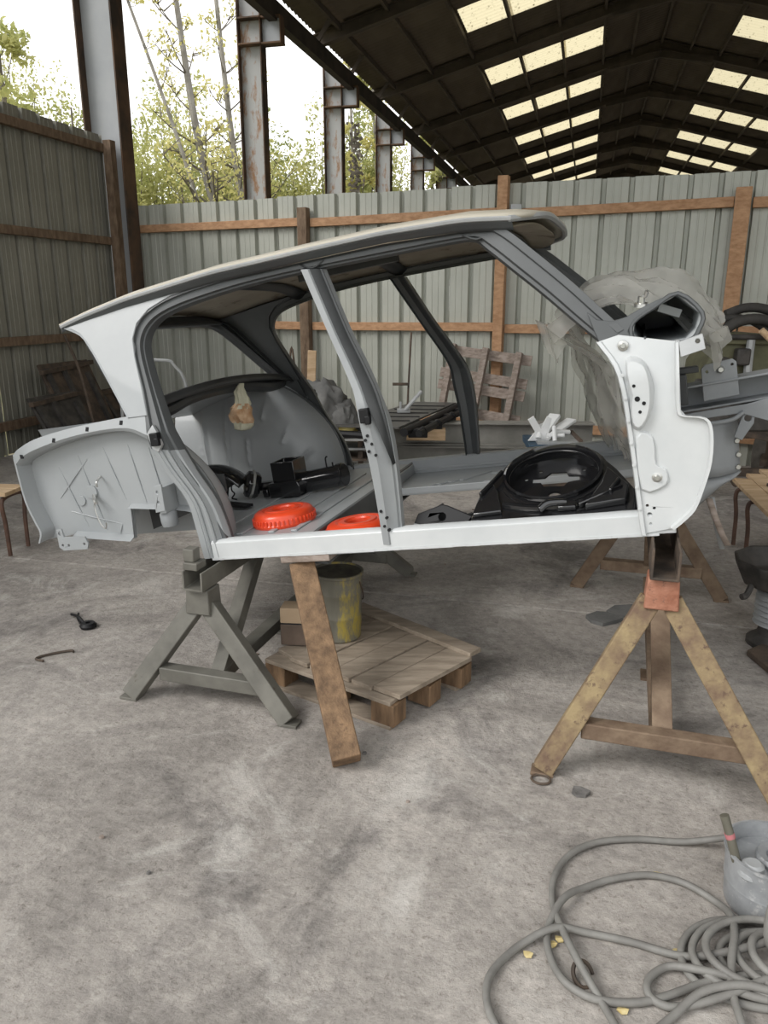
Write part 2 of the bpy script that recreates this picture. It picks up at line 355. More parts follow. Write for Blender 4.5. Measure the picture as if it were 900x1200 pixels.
# ------------------------------------------------------------------ corrugated walls
PROF = [(0, 0), (.05, 0), (.055, -.004), (.065, -.004), (.07, 0), (.115, 0), (.12, -.004), (.13, -.004), (.135, 0), (.196, 0), (.204, .045), (.236, .045)]
def sheet_mesh(w, h, name, m):
    xs = []; n = int(round(w / .25))
    for i in range(n): xs += [(i * .25 + a, b) for a, b in PROF]
    xs.append((n * .25, 0))
    b = MB(); N = len(xs)
    b.add([(x, y, 0) for x, y in xs] + [(x, y, h) for x, y in xs], [(i, i + 1, N + i + 1, N + i) for i in range(N - 1)])
    return b.build(name, m, None, sharp=0.3)
FA = Vec((-3.0, 9.78, 0)); FD = Vec((0.9175, -0.3977, 0)); FN = Vec((-0.3977, -0.9175, 0)); FYAW = math.atan2(FD.y, FD.x)
def fence(l, d, z): return FA + FD * l + FN * d + Vec((0, 0, z))      # l along, d towards the viewer
wb = thing('wall_back', 'partition of pale corrugated steel sheets on timber rails across the hall', None, FA, kind='structure')
for i in range(9):
    if i == 0:
        sh = sheet_mesh(1.0, 2.57, 'corrugated_sheet', M['sheet']); sh.parent = wb; first_sheet = sh
    else: sh = shared('corrugated_sheet', first_sheet, wb, (0, 0, 0))
    sh.location = FD * (i * 1.0) + FN * (0.006 * (i % 2)) + Vec((0, 0, random.uniform(-.012, .012))); sh.rotation_euler = (0, 0, FYAW)
posts = [(0.02, 2.36, .09, 'old_wood'), (2.36, 2.44, .11, 'old_wood'), (4.55, 2.63, .10, 'plank'), (6.66, 2.42, .13, 'plank'), (8.6, 2.45, .12, 'plank')]
for l, h, w_, mm in posts:
    MB().bar(fence(l, .075, 0), fence(l, .075, h), w_, .09, FN).build('fence_post', M[mm], wb, bevel=.004)
for z in (2.30, 1.22, 0.25):
    for a, b in ((0.1, 2.29), (2.43, 4.49), (4.61, 6.59), (6.74, 8.53)):
        dz = random.uniform(-.012, .012)
        MB().bar(fence(a, .035, z + dz), fence(b, .035, z - dz), .06, .085).build('timber_rail', M['plank'], wb, bevel=.003)
MB().box(fence(4.68, .09, 2.33), (.1, .06, .08)).build('rail_cleat', M['galv'], wb, bevel=.004)

wl = thing('wall_left', 'dark corrugated steel side wall with timber rails', None, hall(-5.42, 8.3), kind='structure')
LD = hall(0, -1, 0).normalized(); LN = hall(1, 0, 0).normalized()
LD = (Matrix.Rotation(radians(-2.0), 3, 'Z') @ LD).normalized(); LN = (Matrix.Rotation(radians(-2.0), 3, 'Z') @ LN).normalized()
LO = hall(-5.42, 8.35)
def lwall(l, d, z): return LO + LD * l + LN * d + Vec((0, 0, z))
for i in range(9):
    if i == 0:
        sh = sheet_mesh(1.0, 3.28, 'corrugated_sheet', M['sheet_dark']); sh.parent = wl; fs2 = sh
    else: sh = shared('corrugated_sheet', fs2, wl, (0, 0, 0))
    sh.location = LO + LD * (i + 1.0) - ORG['wall_left'] + Vec((0, 0, random.uniform(-.01, .015))) + LN * (.006 * (i % 2))
    sh.rotation_euler = (0, 0, math.atan2(-LD.y, -LD.x))
for z in (3.12, 2.14, 1.10, 0.3):
    for a, b in ((0.0, 2.95), (3.0, 5.95), (6.0, 9.0)):
        MB().bar(lwall(a, .06, z), lwall(b, .06, z), .06, .085).build('timber_rail', M['old_wood'], wl, bevel=.003)
for l in (0.06, 3.0, 6.0, 9.0):
    MB().bar(lwall(l, .13, 0), lwall(l, .13, 3.2), .10, .10, LN).build('wall_post', M['old_wood'], wl, bevel=.004)
wr = thing('wall_right', 'dark corrugated side wall on the far side of the hall', None, hall(9.1, 25), HR, kind='structure', world=False)
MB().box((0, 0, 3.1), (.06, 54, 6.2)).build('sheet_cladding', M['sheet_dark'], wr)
wf = thing('wall_far', 'dark gable wall at the far end of the hall', None, hall(1.4, 54.6), HR, kind='structure', world=False)
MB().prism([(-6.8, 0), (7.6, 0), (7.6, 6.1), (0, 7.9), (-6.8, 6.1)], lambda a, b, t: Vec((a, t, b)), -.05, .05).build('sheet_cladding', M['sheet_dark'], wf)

# ------------------------------------------------------------------ steel columns of the open side
def column(t, s=-5.39, h=6.1, label='', w=0.40, bracket=True, ang=0.0):
    c = thing('steel_column', label, 'column', hall(s, t), (0, 0, -AL + ang), kind='structure', world=False)
    d = w * .95
    MB().box((0, 0, h / 2), (w - .04, .016, h)).build('web', M['column'] if not bracket else M['column_streaked'], c)
    for x in (-1, 1):
        MB().box((x * (w / 2 - .01), 0, h / 2), (.02, d * .55, h)).build('flange', M['column_rust'], c, bevel=.002)
    if bracket:
        for z in (5.32, 5.68):
            MB().box((.02, -.09, z), (w - .02, .15, .02)).build('stiffener', M['column_rust'], c)
            MB().box((w / 2 + .17, -.03, z), (.34, .2, .025)).build('bracket_plate', M['column_rust'], c)
        MB().box((w / 2 + .17, -.03, 5.5), (.33, .016, .36)).build('bracket_web', M['column'], c)
        MB().box((w / 2 + .33, -.03, 5.5), (.016, .18, .36)).build('bracket_end', M['column_rust'], c)
    return c
cl = ['grey steel column at the corner where the side wall meets the partition', 'rust streaked pale steel column standing right of the birch trunks', 'narrow pale steel column with creeper, third from the corner',
      'fourth steel column from the corner, beyond the partition', 'fifth steel column from the corner, small and partly hidden', 'farthest steel column seen under the eave beam']
for i in range(6):
    column(8.45 + 4.18 * i, label=cl[i], bracket=i > 0, w=.46 if i == 0 else .40)
ivy = MB()
for k in range(420):
    p = hall(-5.39 + random.gauss(.47, .07), 16.81, 2.6 + 2.4 * random.random() ** 1.5) + Vec((0, random.uniform(-.25, -.1), 0))
    a = random.uniform(0, 6.28); r = .035
    ivy.add([p + Vec((cos(a + q * pi / 2), random.uniform(-.3, .3), sin(a + q * pi / 2))) * r for q in range(4)], [(0, 1, 2, 3)])
iv = ivy.build('ivy', M['twig'], None, normals=False); tag(iv, 'dark dry creeper climbing beside the third steel column', 'creeper'); iv['kind'] = 'stuff'

# ------------------------------------------------------------------ roof of the hall
EZ, SL, SR = 6.15, 0.27, 1.4           # eave height, slope, ridge position across the hall
SE = -5.4
def rz(s): return EZ + SL * ((s - SE) if s <= SR else (2 * SR - s - SE))
roof = thing('roof', 'dark corrugated hall roof on steel rafters with rows of skylights', None, (0, 0, 0), HR, kind='structure', world=False)
cellL = [-5.25, -4.75, -3.85, -2.9, -1.95, -1.0, -.05, .67, 1.4]
cells = [(cellL[i], cellL[i + 1]) for i in range(8)] + [(2 * SR - cellL[i + 1], 2 * SR - cellL[i]) for i in range(8)]
def corr(nw, name, m):
    b = MB(); n = nw * 4
    ys = [(j / n, (0, 1, 0, -1)[j % 4] * .022) for j in range(n + 1)]
    b.add([(0, y, z) for y, z in ys] + [(1, y, z) for y, z in ys], [(j, j + 1, n + j + 2, n + j + 1) for j in range(n)])
    return b.build(name, m, None, sharp=3)
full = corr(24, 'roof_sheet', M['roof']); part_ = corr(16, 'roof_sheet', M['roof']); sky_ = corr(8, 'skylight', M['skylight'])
T0 = -.05
used = set()
for k in range(13):
    t0 = T0 + 4.2 * k
    for i, (a, b) in enumerate(cells):
        sl = math.atan(SL) * (-1 if a < SR - .01 else 1)
        mid = cells[i]; up = rz(a)
        L_ = (b - a) / cos(math.atan(SL)) + .06
        lit = i % 8 in (3, 4, 5) and k >= 2
        def put(src, ta, tb):
            o = src if src.name not in used else src.copy()
            if o is not src: COL.objects.link(o)
            used.add(src.name); o.parent = roof; o.location = (a, ta, rz(a) + .07); o.rotation_euler = (0, sl, 0); o.scale = (L_, tb - ta, 1)
        if lit:
            put(sky_, t0 + .02, t0 + 1.40); put(part_, t0 + 1.36, t0 + 4.22)
        else: put(full, t0, t0 + 4.22)
for k in range(1, 14):
    t0 = T0 + 4.2 * k - 1.45
    for sg in (-1, 1):
        e = SE if sg < 0 else 2 * SR - SE
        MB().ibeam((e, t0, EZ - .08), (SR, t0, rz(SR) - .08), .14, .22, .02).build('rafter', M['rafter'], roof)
        MB().bar((SR + sg * 1.3, t0, rz(SR + sg * 1.3) - .17), (SR, t0, rz(SR) - .30), .12, .16).build('haunch', M['rafter'], roof)
for s in sorted(set([c[0] for c in cells] + [c[1] for c in cells])):
    if abs(s - SE) > .2 and abs(s) < 20:
        MB().bar((s, T0, rz(s) - .03), (s, T0 + 54.4, rz(s) - .03), .06, .09).build('purlin', M['rafter'], roof)
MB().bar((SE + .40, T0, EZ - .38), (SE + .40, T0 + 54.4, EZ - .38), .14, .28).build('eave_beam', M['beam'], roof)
for k in range(3, 22):                  # diagonal struts between eave beam and roof
    t0 = T0 + 4.2 * k * .5
    MB().bar((SE + .4, t0, EZ - .25), (-4.75, t0 + .02, rz(-4.75) - .06), .05, .07).build('eave_strut', M['rafter'], roof)

# ------------------------------------------------------------------ car frame: local x forward, y towards the far side, z up
PSI, TAU = radians(-18), radians(9)
U = Vec((cos(PSI) * cos(TAU), sin(PSI) * cos(TAU), sin(TAU))); Vv = Vec((-sin(PSI), cos(PSI), 0)); Wv = U.cross(Vv)
CAR_M = Matrix((U, Vv, Wv)).transposed()
CAR_O = Vec((.015, 2.6, .653)); CAR_R = CAR_M.to_euler()
def cw(u, v, w): return CAR_O + U * u + Vv * v + Wv * w
WID = 1.5
def vf(w): return 0.0 if w < .5 else .38 * min(.55, w - .5)
def sd(far):
    if far: return lambda a, b, t: Vec((a, WID - vf(b) - t, b))
    return lambda a, b, t: Vec((a, vf(b) + t, b))
def ribbon(mb, pairs, prof, thick, fn, k=4):
    """strip between an outer and an inner line with a stepped cross-section"""
    A = crom([(p[0][0], p[0][1], 0) for p in pairs], k); B = crom([(p[1][0], p[1][1], 0) for p in pairs], k)
    n = len(A); m = len(prof) * 2; vs = []
    for a, b in zip(A, B):
        row = [fn(a.x + (b.x - a.x) * q, a.y + (b.y - a.y) * q, o) for q, o in prof]
        row += [fn(a.x + (b.x - a.x) * q, a.y + (b.y - a.y) * q, o + thick) for q, o in reversed(prof)]
        vs += row
    fs = [(i * m + j, i * m + (j + 1) % m, (i + 1) * m + (j + 1) % m, (i + 1) * m + j) for i in range(n - 1) for j in range(m)]
    h = m // 2
    for base in (0, (n - 1) * m):
        fs += [(base + j, base + j + 1, base + m - 2 - j, base + m - 1 - j) for j in range(h - 1)]
    return mb.add(vs, fs)
def disc(fn, a, b, r, t0, t1, seg=10, mb=None):
    mb = mb or MB()
    return mb.prism([(a + r * cos(2 * pi * i / seg), b + r * sin(2 * pi * i / seg)) for i in range(seg)], fn, t0, t1)
def circ(a, b, r, n=10): return [(a + r * cos(2 * pi * i / n), b + r * sin(2 * pi * i / n)) for i in range(n)]

car = thing('car_body', 'stripped estate car body shell in grey and white primer raised on trestles', 'car', CAR_O, CAR_R, world=False)

FRAME = [((-.76, -.009), (-.655, -.005)), ((-.77, .12), (-.665, .10)), ((-.785, .232), (-.691, .209)), ((-.855, .355), (-.757, .34)), ((-.893, .44), (-.79, .417)), ((-.903, .53), (-.83, .52)),
         ((-.925, .66), (-.883, .65)), ((-.962, .79), (-.927, .781)), ((-.974, .86), (-.932, .845)), ((-.955, .92), (-.905, .892)), ((-.90, .965), (-.85, .925)), ((-.794, 1.001), (-.752, .948)),
         ((-.6, 1.024), (-.59, .97)), ((-.422, 1.036), (-.423, .983)), ((-.2, 1.04), (-.2, .99)), ((.08, 1.043), (.08, .992)), ((.30, 1.043), (.29, .992)), ((.43, 1.035), (.385, .985)),
         ((.505, 1.0), (.43, .945)), ((.603, .905), (.518, .858)), ((.704, .80), (.607, .77)), ((.785, .708), (.69, .683)), ((.85, .632), (.772, .60))]
BP = [((-.245, 1.0), (-.165, .99)), ((-.136, .749), (-.075, .77)), ((-.075, .611), (-.005, .625)), ((-.047, .53), (.048, .49)), ((-.041, .434), (.062, .40)), ((-.028, .297), (.064, .29)), ((-.023, .15), (.058, .15)), ((-.021, .006), (.047, .006))]
CPAN = [(-1.315, .952), (-1.27, .94), (-1.219, .911), (-1.165, .845), (-1.111, .765), (-1.05, .67), (-.986, .565), (-.895, .565), (-.918, .66), (-.955, .79), (-.966, .86), (-.948, .915), (-.895, .96), (-.79, .997), (-.6, 1.02), (-.4, 1.032), (-.4, 1.052), (-.604, 1.047), (-.80, 1.035), (-.993, 1.014), (-1.2, .978)]
for far in (False, True):
    fn = sd(far)
    # sill box
    MB().add([], []); b = MB()
    sec = [(0, -.012), (0, .052), (.012, .060), (.05, .060), (.062, .03), (.125, .02), (.125, .008), (.06, .0), (.05, -.012)]
    n = len(sec); b.add([fn(x, z, t) for x in (-.72, .96) for t, z in sec], [(i, (i + 1) % n, n + (i + 1) % n, n + i) for i in range(n)] + [tuple(range(n)), tuple(range(n, 2 * n))])
    b.build('sill', M['white'] if not far else M['body'], car, bevel=.003, label='bright white outer sill' if not far else 'grey far sill')
    if not far:
        b = MB()
        for i in range(34):
            x = -.70 + i * .048
            b.box((x, .0005, -.012), (.050, .005, .007 + .003 * random.random()))
        b.build('sill_seam', M['white'], car, kind='stuff')
    # whole door aperture frame from sill foot over the roof rail down the windscreen pillar
    b = MB(); ribbon(b, FRAME, [(0, 0), (.24, 0), (.30, .012), (.70, .016), (.78, .034), (.90, .036), (1.0, .06)], .018, fn)
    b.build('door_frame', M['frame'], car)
    b = MB(); ribbon(b, FRAME[:5], [(0, -.002), (.24, -.002), (.30, .009), (.70, .013), (.78, .031), (.90, .033), (1.0, .058)], .006, fn); b.build('rear_jamb', M['pillar'], car)
    # ribs pressed in the rear lower jamb
    for q in (.30, .60):
        pts = [fn(o[0] + (i[0] - o[0]) * q, o[1] + (i[1] - o[1]) * q, .006) for o, i in FRAME[:5]]
        MB().tube(pts, .007, 6, 4).build('jamb_rib', M['pillar'], car)
    # middle pillar
    b = MB(); ribbon(b, BP, [(0, .03), (.06, 0), (.42, -.006), (.52, .004), (.86, .020), (.90, .03), (1.0, .03)], .035, fn)
    bp = b.build('centre_pillar', M['pillar'] if not far else M['frame'], car)  # far pillar takes the darkened colour, painting in the cabin shade
    b = MB(); ribbon(b, [((o[0] + (i[0] - o[0]) * .52, o[1] + (i[1] - o[1]) * .52), i) for o, i in BP[:4]] + [(BP[5][1], BP[5][1])], [(0, -.004), (.6, .006), (.8, .02), (1.0, .022)], .006, fn)
    b.build('pillar_shade_strip', M['dark_frame'], bp)  # dark overlay painting the shaded side of the pillar
    for a, c in ((-.012, .40), (-.022, .385), (0.0, .37), (-.015, .345), (.008, .33), (-.005, .13), (.012, .105), (0.0, .075), (.014, .06)):
        disc(fn, a, c, .0055, -.0075, .004, 8).build('bolt_hole', M['hole'], bp)
    b = MB(); b.box(fn(-.008, .47, -.008), (.035, .03, .05)); b.box(fn(.004, .455, -.02), (.02, .02, .03)); b.build('door_striker', M['black_matt'], car, bevel=.004)
    b = MB(); b.box(fn(-.862, .475, -.004), (.035, .03, .05)); b.box(fn(-.85, .465, -.015), (.02, .02, .03)); b.build('door_latch', M['black_matt'], car, bevel=.004)
    b = MB(); b.prism([(-.895, .50), (-.87, .53), (-.85, .50), (-.84, .45), (-.86, .425), (-.885, .44)], fn, -.006, .01); b.build('latch_plate', M['galv'], car, bevel=.002)
    # rear roof panel beside the reversed rear window
    b = MB(); b.prism(CPAN, fn, -.004, .012); b.build('rear_pillar_panel', M['body'], car, bevel=.003)
    b = MB(); b.prism(CPAN[1:14], fn, .030, .036); b.build('pillar_shade_panel', M['frame'], car)  # thin dark sheet: interior shade painted over the same grey body
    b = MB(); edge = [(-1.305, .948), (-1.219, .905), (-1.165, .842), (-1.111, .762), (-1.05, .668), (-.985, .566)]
    ribbon(b, [(p, (p[0] + .035, p[1] + .012)) for p in edge], [(0, -.006), (.5, .0), (1, .03)], .05, fn); b.build('window_return', M['body'] if not far else M['dark_frame'], car)  # far return gets a shaded colour instead of body paint
    # rear quarter: top flange, recessed wall, lips
    FT = [(-1.563, .478), (-1.53, .50), (-1.445, .531), (-1.294, .553), (-1.14, .565), (-.986, .572), (-.90, .573)]
    FB = [(-1.553, .43), (-1.52, .452), (-1.45, .474), (-1.30, .505), (-1.14, .520), (-.99, .512), (-.88, .455)]
    b = MB(); ribbon(b, list(zip(FT, FB)), [(0, 0), (.72, 0), (.95, .012), (1.08, .045), (1.12, .075)], .008, fn)
    fl = b.build('wing_flange', M['body'], car)
    for a, c in ((-1.519, .468), (-1.345, .517), (-1.18, .543), (-1.018, .551)): MB().prism([(a - .008, c - .006), (a + .006, c - .008), (a + .008, c + .008), (a - .006, c + .01)], fn, -.0015, .004).build('bolt_hole', M['hole'], fl)
    WALL = [(-1.556, .40), (-1.525, .462), (-1.45, .485), (-1.30, .515), (-1.14, .530), (-.99, .522), (-.87, .46), (-.815, .34), (-.79, .218), (-.80, .172), (-.868, .188), (-1.091, .209), (-1.11, .077), (-1.25, .098), (-1.393, .112), (-1.548, .099), (-1.53, .143), (-1.56, .275)]
    b = MB(); b.prism(WALL, fn, .07, .08); qp = b.build('rear_quarter_panel', M['body'], car)
    b = MB(); ribbon(b, [((-1.565, .47), (-1.548, .47)), ((-1.566, .38), (-1.549, .38)), ((-1.562, .275), (-1.545, .28)), ((-1.54, .19), (-1.52, .19)), ((-1.527, .143), (-1.508, .145)), ((-1.548, .098), (-1.528, .104))], [(0, 0), (.5, .0), (1.0, .07)], .008, fn)
    ribbon(b, [((-1.395, .108), (-1.395, .125)), ((-1.25, .09), (-1.25, .108)), ((-1.11, .073), (-1.11, .09))], [(0, .03), (1, .07)], .006, fn, 2)
    ribbon(b, [((-1.105, .078), (-1.118, .078)), ((-1.088, .205), (-1.105, .212))], [(0, .05), (1, .07)], .006, fn, 2)
    ribbon(b, [((-1.095, .208), (-1.095, .222)), ((-.868, .185), (-.868, .20)), ((-.80, .17), (-.80, .185))], [(0, .04), (1, .07)], .006, fn, 2)
    b.build('edge_lip', M['body'], qp)
    b = MB()                            # swages pressed into the panel
    for p0, p1 in (((-1.30, .44), (-1.24, .12)), ((-1.17, .46), (-1.115, .24)), ((-1.41, .40), (-1.33, .14)), ((-1.05, .46), (-1.02, .22)), ((-1.44, .27), (-1.26, .42)), ((-1.40, .21), (-1.16, .14)), ((-1.16, .14), (-1.18, .10)), ((-.955, .44), (-.93, .20))):
        b.tube([fn(p0[0], p0[1], .0705), fn((p0[0] + p1[0]) / 2, (p0[1] + p1[1]) / 2, .067), fn(p1[0], p1[1], .0705)], .0025, 6, 4)
    b.build('swage', M['body'], qp)
    b = MB(); disc(fn, -1.335, .253, .022, .064, .072, 20, b); disc(fn, -1.272, .285, .028, .062, .072, 20, b)
    b.build('round_emboss', M['body'], qp, bevel=.003)
    if not far:
        b = MB(); b.prism([(-1.44, .077), (-1.435, .155), (-1.408, .155), (-1.405, .12), (-1.30, .115), (-1.29, .085), (-1.30, .062), (-1.42, .062)], fn, -.004, .004, [circ(-1.422, .135, .008), circ(-1.42, .085, .006), circ(-1.39, .083, .006), circ(-1.31, .085, .006)])
        b.build('corner_bracket', M['body'], qp, bevel=.002)
        b = MB(); b.tube([fn(-1.255, .26, .055), fn(-1.245, .22, .03), fn(-1.235, .16, .03), fn(-1.215, .135, .03), fn(-1.205, .16, .03)], .003, 6)
        b.tube([fn(-1.26, .27, .06), fn(-1.235, .255, .03), fn(-1.23, .24, .03)], .008, 6); b.tube([fn(-1.21, .345, .065), fn(-1.205, .33, .03), fn(-1.21, .31, .03)], .005, 6)
        b.build('wire_catch', M['chrome'], qp)
        b = MB(); b.prism([(-.915, .195), (-.90, .30), (-.865, .305), (-.87, .20)], fn, -.03, -.02, [circ(-.888, .275, .006), circ(-.893, .235, .006)]); b.box(fn(-.885, .24, .02), (.03, .09, .1))
        b.build('buffer_bracket', M['body'], car, bevel=.003)
        b = MB(); b.lathe([(0, 0), (.03, 0), (.034, .02), (.034, .05), (.028, .06), (0, .06)], fn(-.895, .13, .02), 16); b.build('rubber_buffer', M['chassis'], car)
    # dark plate for the shade behind the wheel opening
    if not far: b = MB(); b.prism([(-1.13, .072), (-1.13, .28), (-.74, .28), (-.74, .21), (-.82, .165)], fn, .22, .23); b.build('wheel_arch_shade_plate', M['dark_frame'], car)  # dark colour puts in the shade behind the wheel cutout
    # bulging wheelhouse, seen from inside the cabin
    def wheelhouse(a, c):
        w = .03 + c * .525
        uf = -.69 - .30 * max(0, (w - .08) / .47) ** 2.3
        u = uf + (-1.60 - uf) * a
        k_ = min(1.0, (uf - u) / .22); k_ = sqrt(max(0, 1 - (1 - k_) ** 2)); h_ = sqrt(max(0, 1 - (w / .60) ** 2.4))
        d = .012 + .235 * k_ * h_
        for (x0, z0, x1, z1) in ((-1.42, .50, -1.40, .14), (-1.28, .50, -1.27, .14), (-1.12, .49, -1.12, .36), (-1.03, .49, -1.05, .40), (-.90, .35, -.94, .26), (-.80, .20, -.92, .10), (-1.15, .30, -1.15, .16)):
            dx, dz = x1 - x0, z1 - z0; q = max(0, min(1, ((u - x0) * dx + (w - z0) * dz) / (dx * dx + dz * dz)))
            e = ((u - x0 - q * dx) ** 2 + (w - z0 - q * dz) ** 2) / .010 ** 2
            d += .013 * math.exp(-e)
        for (x0, z0) in ((-.90, .17), (-1.43, .26)):
            e = (sqrt((u - x0) ** 2 + (w - z0) ** 2) - .022) / .006; d += .004 * math.exp(-e * e)
        return fn(u, min(w, .56), d + .08)
    b = MB(); b.grid(wheelhouse, 90, 56); b.build('wheelhouse', M['body'], car)
    b = MB(); pts = [wheelhouse(0, c / 14) for c in range(15)]; b.tube(pts, .008, 6, 2); b.build('wheelhouse_edge', M['frame'], car)
    # apron joining wheelhouse to the sill behind the rear door
    b = MB(); b.prism([(-1.0, .56), (-.905, .565), (-.86, .40), (-.79, .28), (-.70, .15), (-.66, .05), (-.69, .05), (-.74, .28), (-.80, .39), (-.93, .50)], fn, .03, .045); b.build('jamb_inner', M['frame'], car)
    # windscreen side: cowl side panel (white)
    COWL = [(.772, .606), (.834, .618), (1.003, .575), (.996, .375), (1.009, .355), (1.066, .341), (1.081, .30), (1.073, .21), (1.048, .132), (1.02, .066), (.985, .03), (.954, .007), (.864, -.006), (.857, .064), (.847, .285), (.826, .499)]
    b = MB(); b.prism(COWL, fn, -.006, .006, [circ(.88, .085, .005), circ(.9, .075, .005), circ(.885, .055, .008), circ(.886, .025, .005)])
    cp = b.build('cowl_side_panel', M['white'], car, bevel=.002, label='bright white primed cowl side panel')
    b = MB(); ribbon(b, [((.764, .606), (.785, .606)), ((.82, .499), (.84, .499)), ((.84, .285), (.858, .285)), ((.85, .064), (.868, .064)), ((.855, -.01), (.872, -.01))], [(0, .0), (.2, -.016), (.8, -.016), (1, -.004)], .02, fn)
    b.build('hinge_flange', M['white'], cp)
    RIM = [(1.003, .575), (.996, .46), (.994, .375), (1.009, .357), (1.066, .343), (1.081, .30), (1.073, .21), (1.048, .132), (1.02, .066), (.985, .03), (.954, .005)]
    b = MB(); ribbon(b, [(p, (p[0] - .012, p[1] - .002 if p[1] > .1 else p[1] + .008)) for p in RIM], [(0, -.022), (.7, -.022), (1, -.004)], .016, fn, 3); b.build('rim_flange', M['white'], cp)
    b = MB()
    for o_, q_ in ((0, 0), (1, .03)):
        pass
    def bump(poly, h, ins=.014):
        cx_ = sum(p[0] for p in poly) / len(poly); cy_ = sum(p[1] for p in poly) / len(poly); P = crom([(p[0], p[1], 0) for p in poly], 3, True)
        inn = [Vec((p.x + (cx_ - p.x) * min(.5, ins / max(.02, (Vec((cx_, cy_, 0)) - p).length)), p.y + (cy_ - p.y) * min(.5, ins / max(.02, (Vec((cx_, cy_, 0)) - p).length)), 0)) for p in P]
        n_ = len(P); vs = [fn(p.x, p.y, -.005) for p in P] + [fn(p.x, p.y, -.006 - h) for p in inn]
        tri = tessellate_polygon([[p for p in inn]])
        b.add(vs, [(i, (i + 1) % n_, n_ + (i + 1) % n_, n_ + i) for i in range(n_)] + [tuple(n_ + i for i in t) for t in tri])
    bump([(.85, .545), (.895, .54), (.915, .50), (.925, .43), (.905, .36), (.875, .325), (.853, .345), (.85, .44)], .028)
    bump([(.862, .31), (.911, .305), (.917, .215), (.946, .195), (.943, .145), (.865, .135)], .010, .008)
    pr = b.build('pressing', M['white'], cp, bevel=.002)
    for a, c, r in ((.868, .465, .005), (.875, .425, .008), (.893, .41, .006), (.88, .385, .005)): disc(fn, a, c, r, -.0355, -.03, 10).build('bolt_hole', M['hole'], pr)
    for a, c in ((.845, .585), (.915, .175)):
        MB().lathe([(0, -.022), (.007, -.022), (.009, -.012), (.016, -.010), (.017, -.002), (0, 0)], fn(a, c, -.006), 14, (0, 1 if not far else -1, 0)).build('bolt', M['chrome'], cp)
    b = MB(); b.prism([(1.003, .575), (1.07, .59), (1.075, .545), (1.005, .53)], fn, -.02, -.012, [circ(1.055, .57, .007)]); b.box(fn(1.0, .56, .02), (.012, .06, .04)); b.build('wing_bracket', M['galv'], cp, bevel=.002)
    b = MB()
    for c in (.50, .43, .36, .29, .22, .15, .08): b.lathe([(0, -.003), (.006, -.002), (.006, 0)], fn(.838 + (.5 - c) * .045, c, -.018), 8, (0, 1, 0))
    b.build('rivet', M['white'], cp, kind='stuff')

# roof skin (cream), lining, cross members
def rv(u_, s, dz=0.0, inset=0.0):
    gs = [(-1.32, .960), (-1.2, .985), (-.993, 1.018), (-.604, 1.052), (-.212, 1.063), (.085, 1.068), (.371, 1.058), (.528, 1.035), (.66, 1.0)]
    for (a, b), (c, d) in zip(gs, gs[1:]):
        if a <= u_ <= c or (c, d) == gs[-1]:
            w = b + (d - b) * (u_ - a) / (c - a); break
    y0 = .165 + inset; y = y0 + (WID - 2 * y0) * s
    return Vec((u_, y, w + .055 * (1 - (2 * s - 1) ** 4) * .8 + dz))
def uspan(s): return -1.32, .53 + .10 * sqrt(max(0, 1 - (2 * s - 1) ** 4))
def roof_surf(dz, inset, e0=0.0, e1=0.0):
    def f(a, s):
        a0, a1 = uspan(s); return rv(a0 + e0 + (a1 - e1 - a0 - e0) * a, s, dz, inset)
    return f
b = MB(); b.grid(roof_surf(0, 0), 40, 24); b.build('roof_skin', M['roofskin'], car, solid=.014)
for far in (False, True):
    e_ = 1.0 if far else 0.0; f_ = sd(far)
    us = [-1.315 + i * (1.845 / 30) for i in range(31)]
    b = MB(); b.tube([rv(u_, e_, -.006) for u_ in us], .008, 6, 2); b.build('gutter', M['galv'], car)
    b = MB()
    def drip(a, q):
        p = rv(-1.315 + 1.845 * a, e_, -.008); w_ = p.z - .020 - .012 * min(1, a * 5); e2 = f_(p.x, w_, .004); return p.lerp(e2, q)
    b.grid(drip, 30, 3); b.build('drip_rail', M['frame'], car, solid=.004)
b = MB(); b.grid(roof_surf(-.035, .03, .05, .05), 30, 16); b.build('roof_lining', M['lining'], car, solid=.006, label='brownish unpainted underside of the roof')
b = MB(); b.tube([rv(uspan(i / 12)[1] - .008, i / 12, -.006) for i in range(13)], .012, 6, 3); b.build('visor_edge', M['galv'], car)
b = MB(); b.tube([rv(-1.31, i / 8, -.012) for i in range(9)], .010, 6, 3); b.build('tail_edge', M['galv'], car)
for u_, mm in ((.40, 'frame'), (-.2, 'dark_frame'), (-.75, 'dark_frame')):
    b = MB(); b.grid(lambda a, s: rv(u_ + .045 * (a - .5) * 2, s, -.045 - .02 * sin(pi * a), .04), 6, 16); b.build('roof_bow', M[mm], car, solid=.006)
b = MB(); b.bar((-.35, .42, .99), (.06, .42, 1.0), .03, .025); b.build('lining_batten', M['dark_frame'], car)
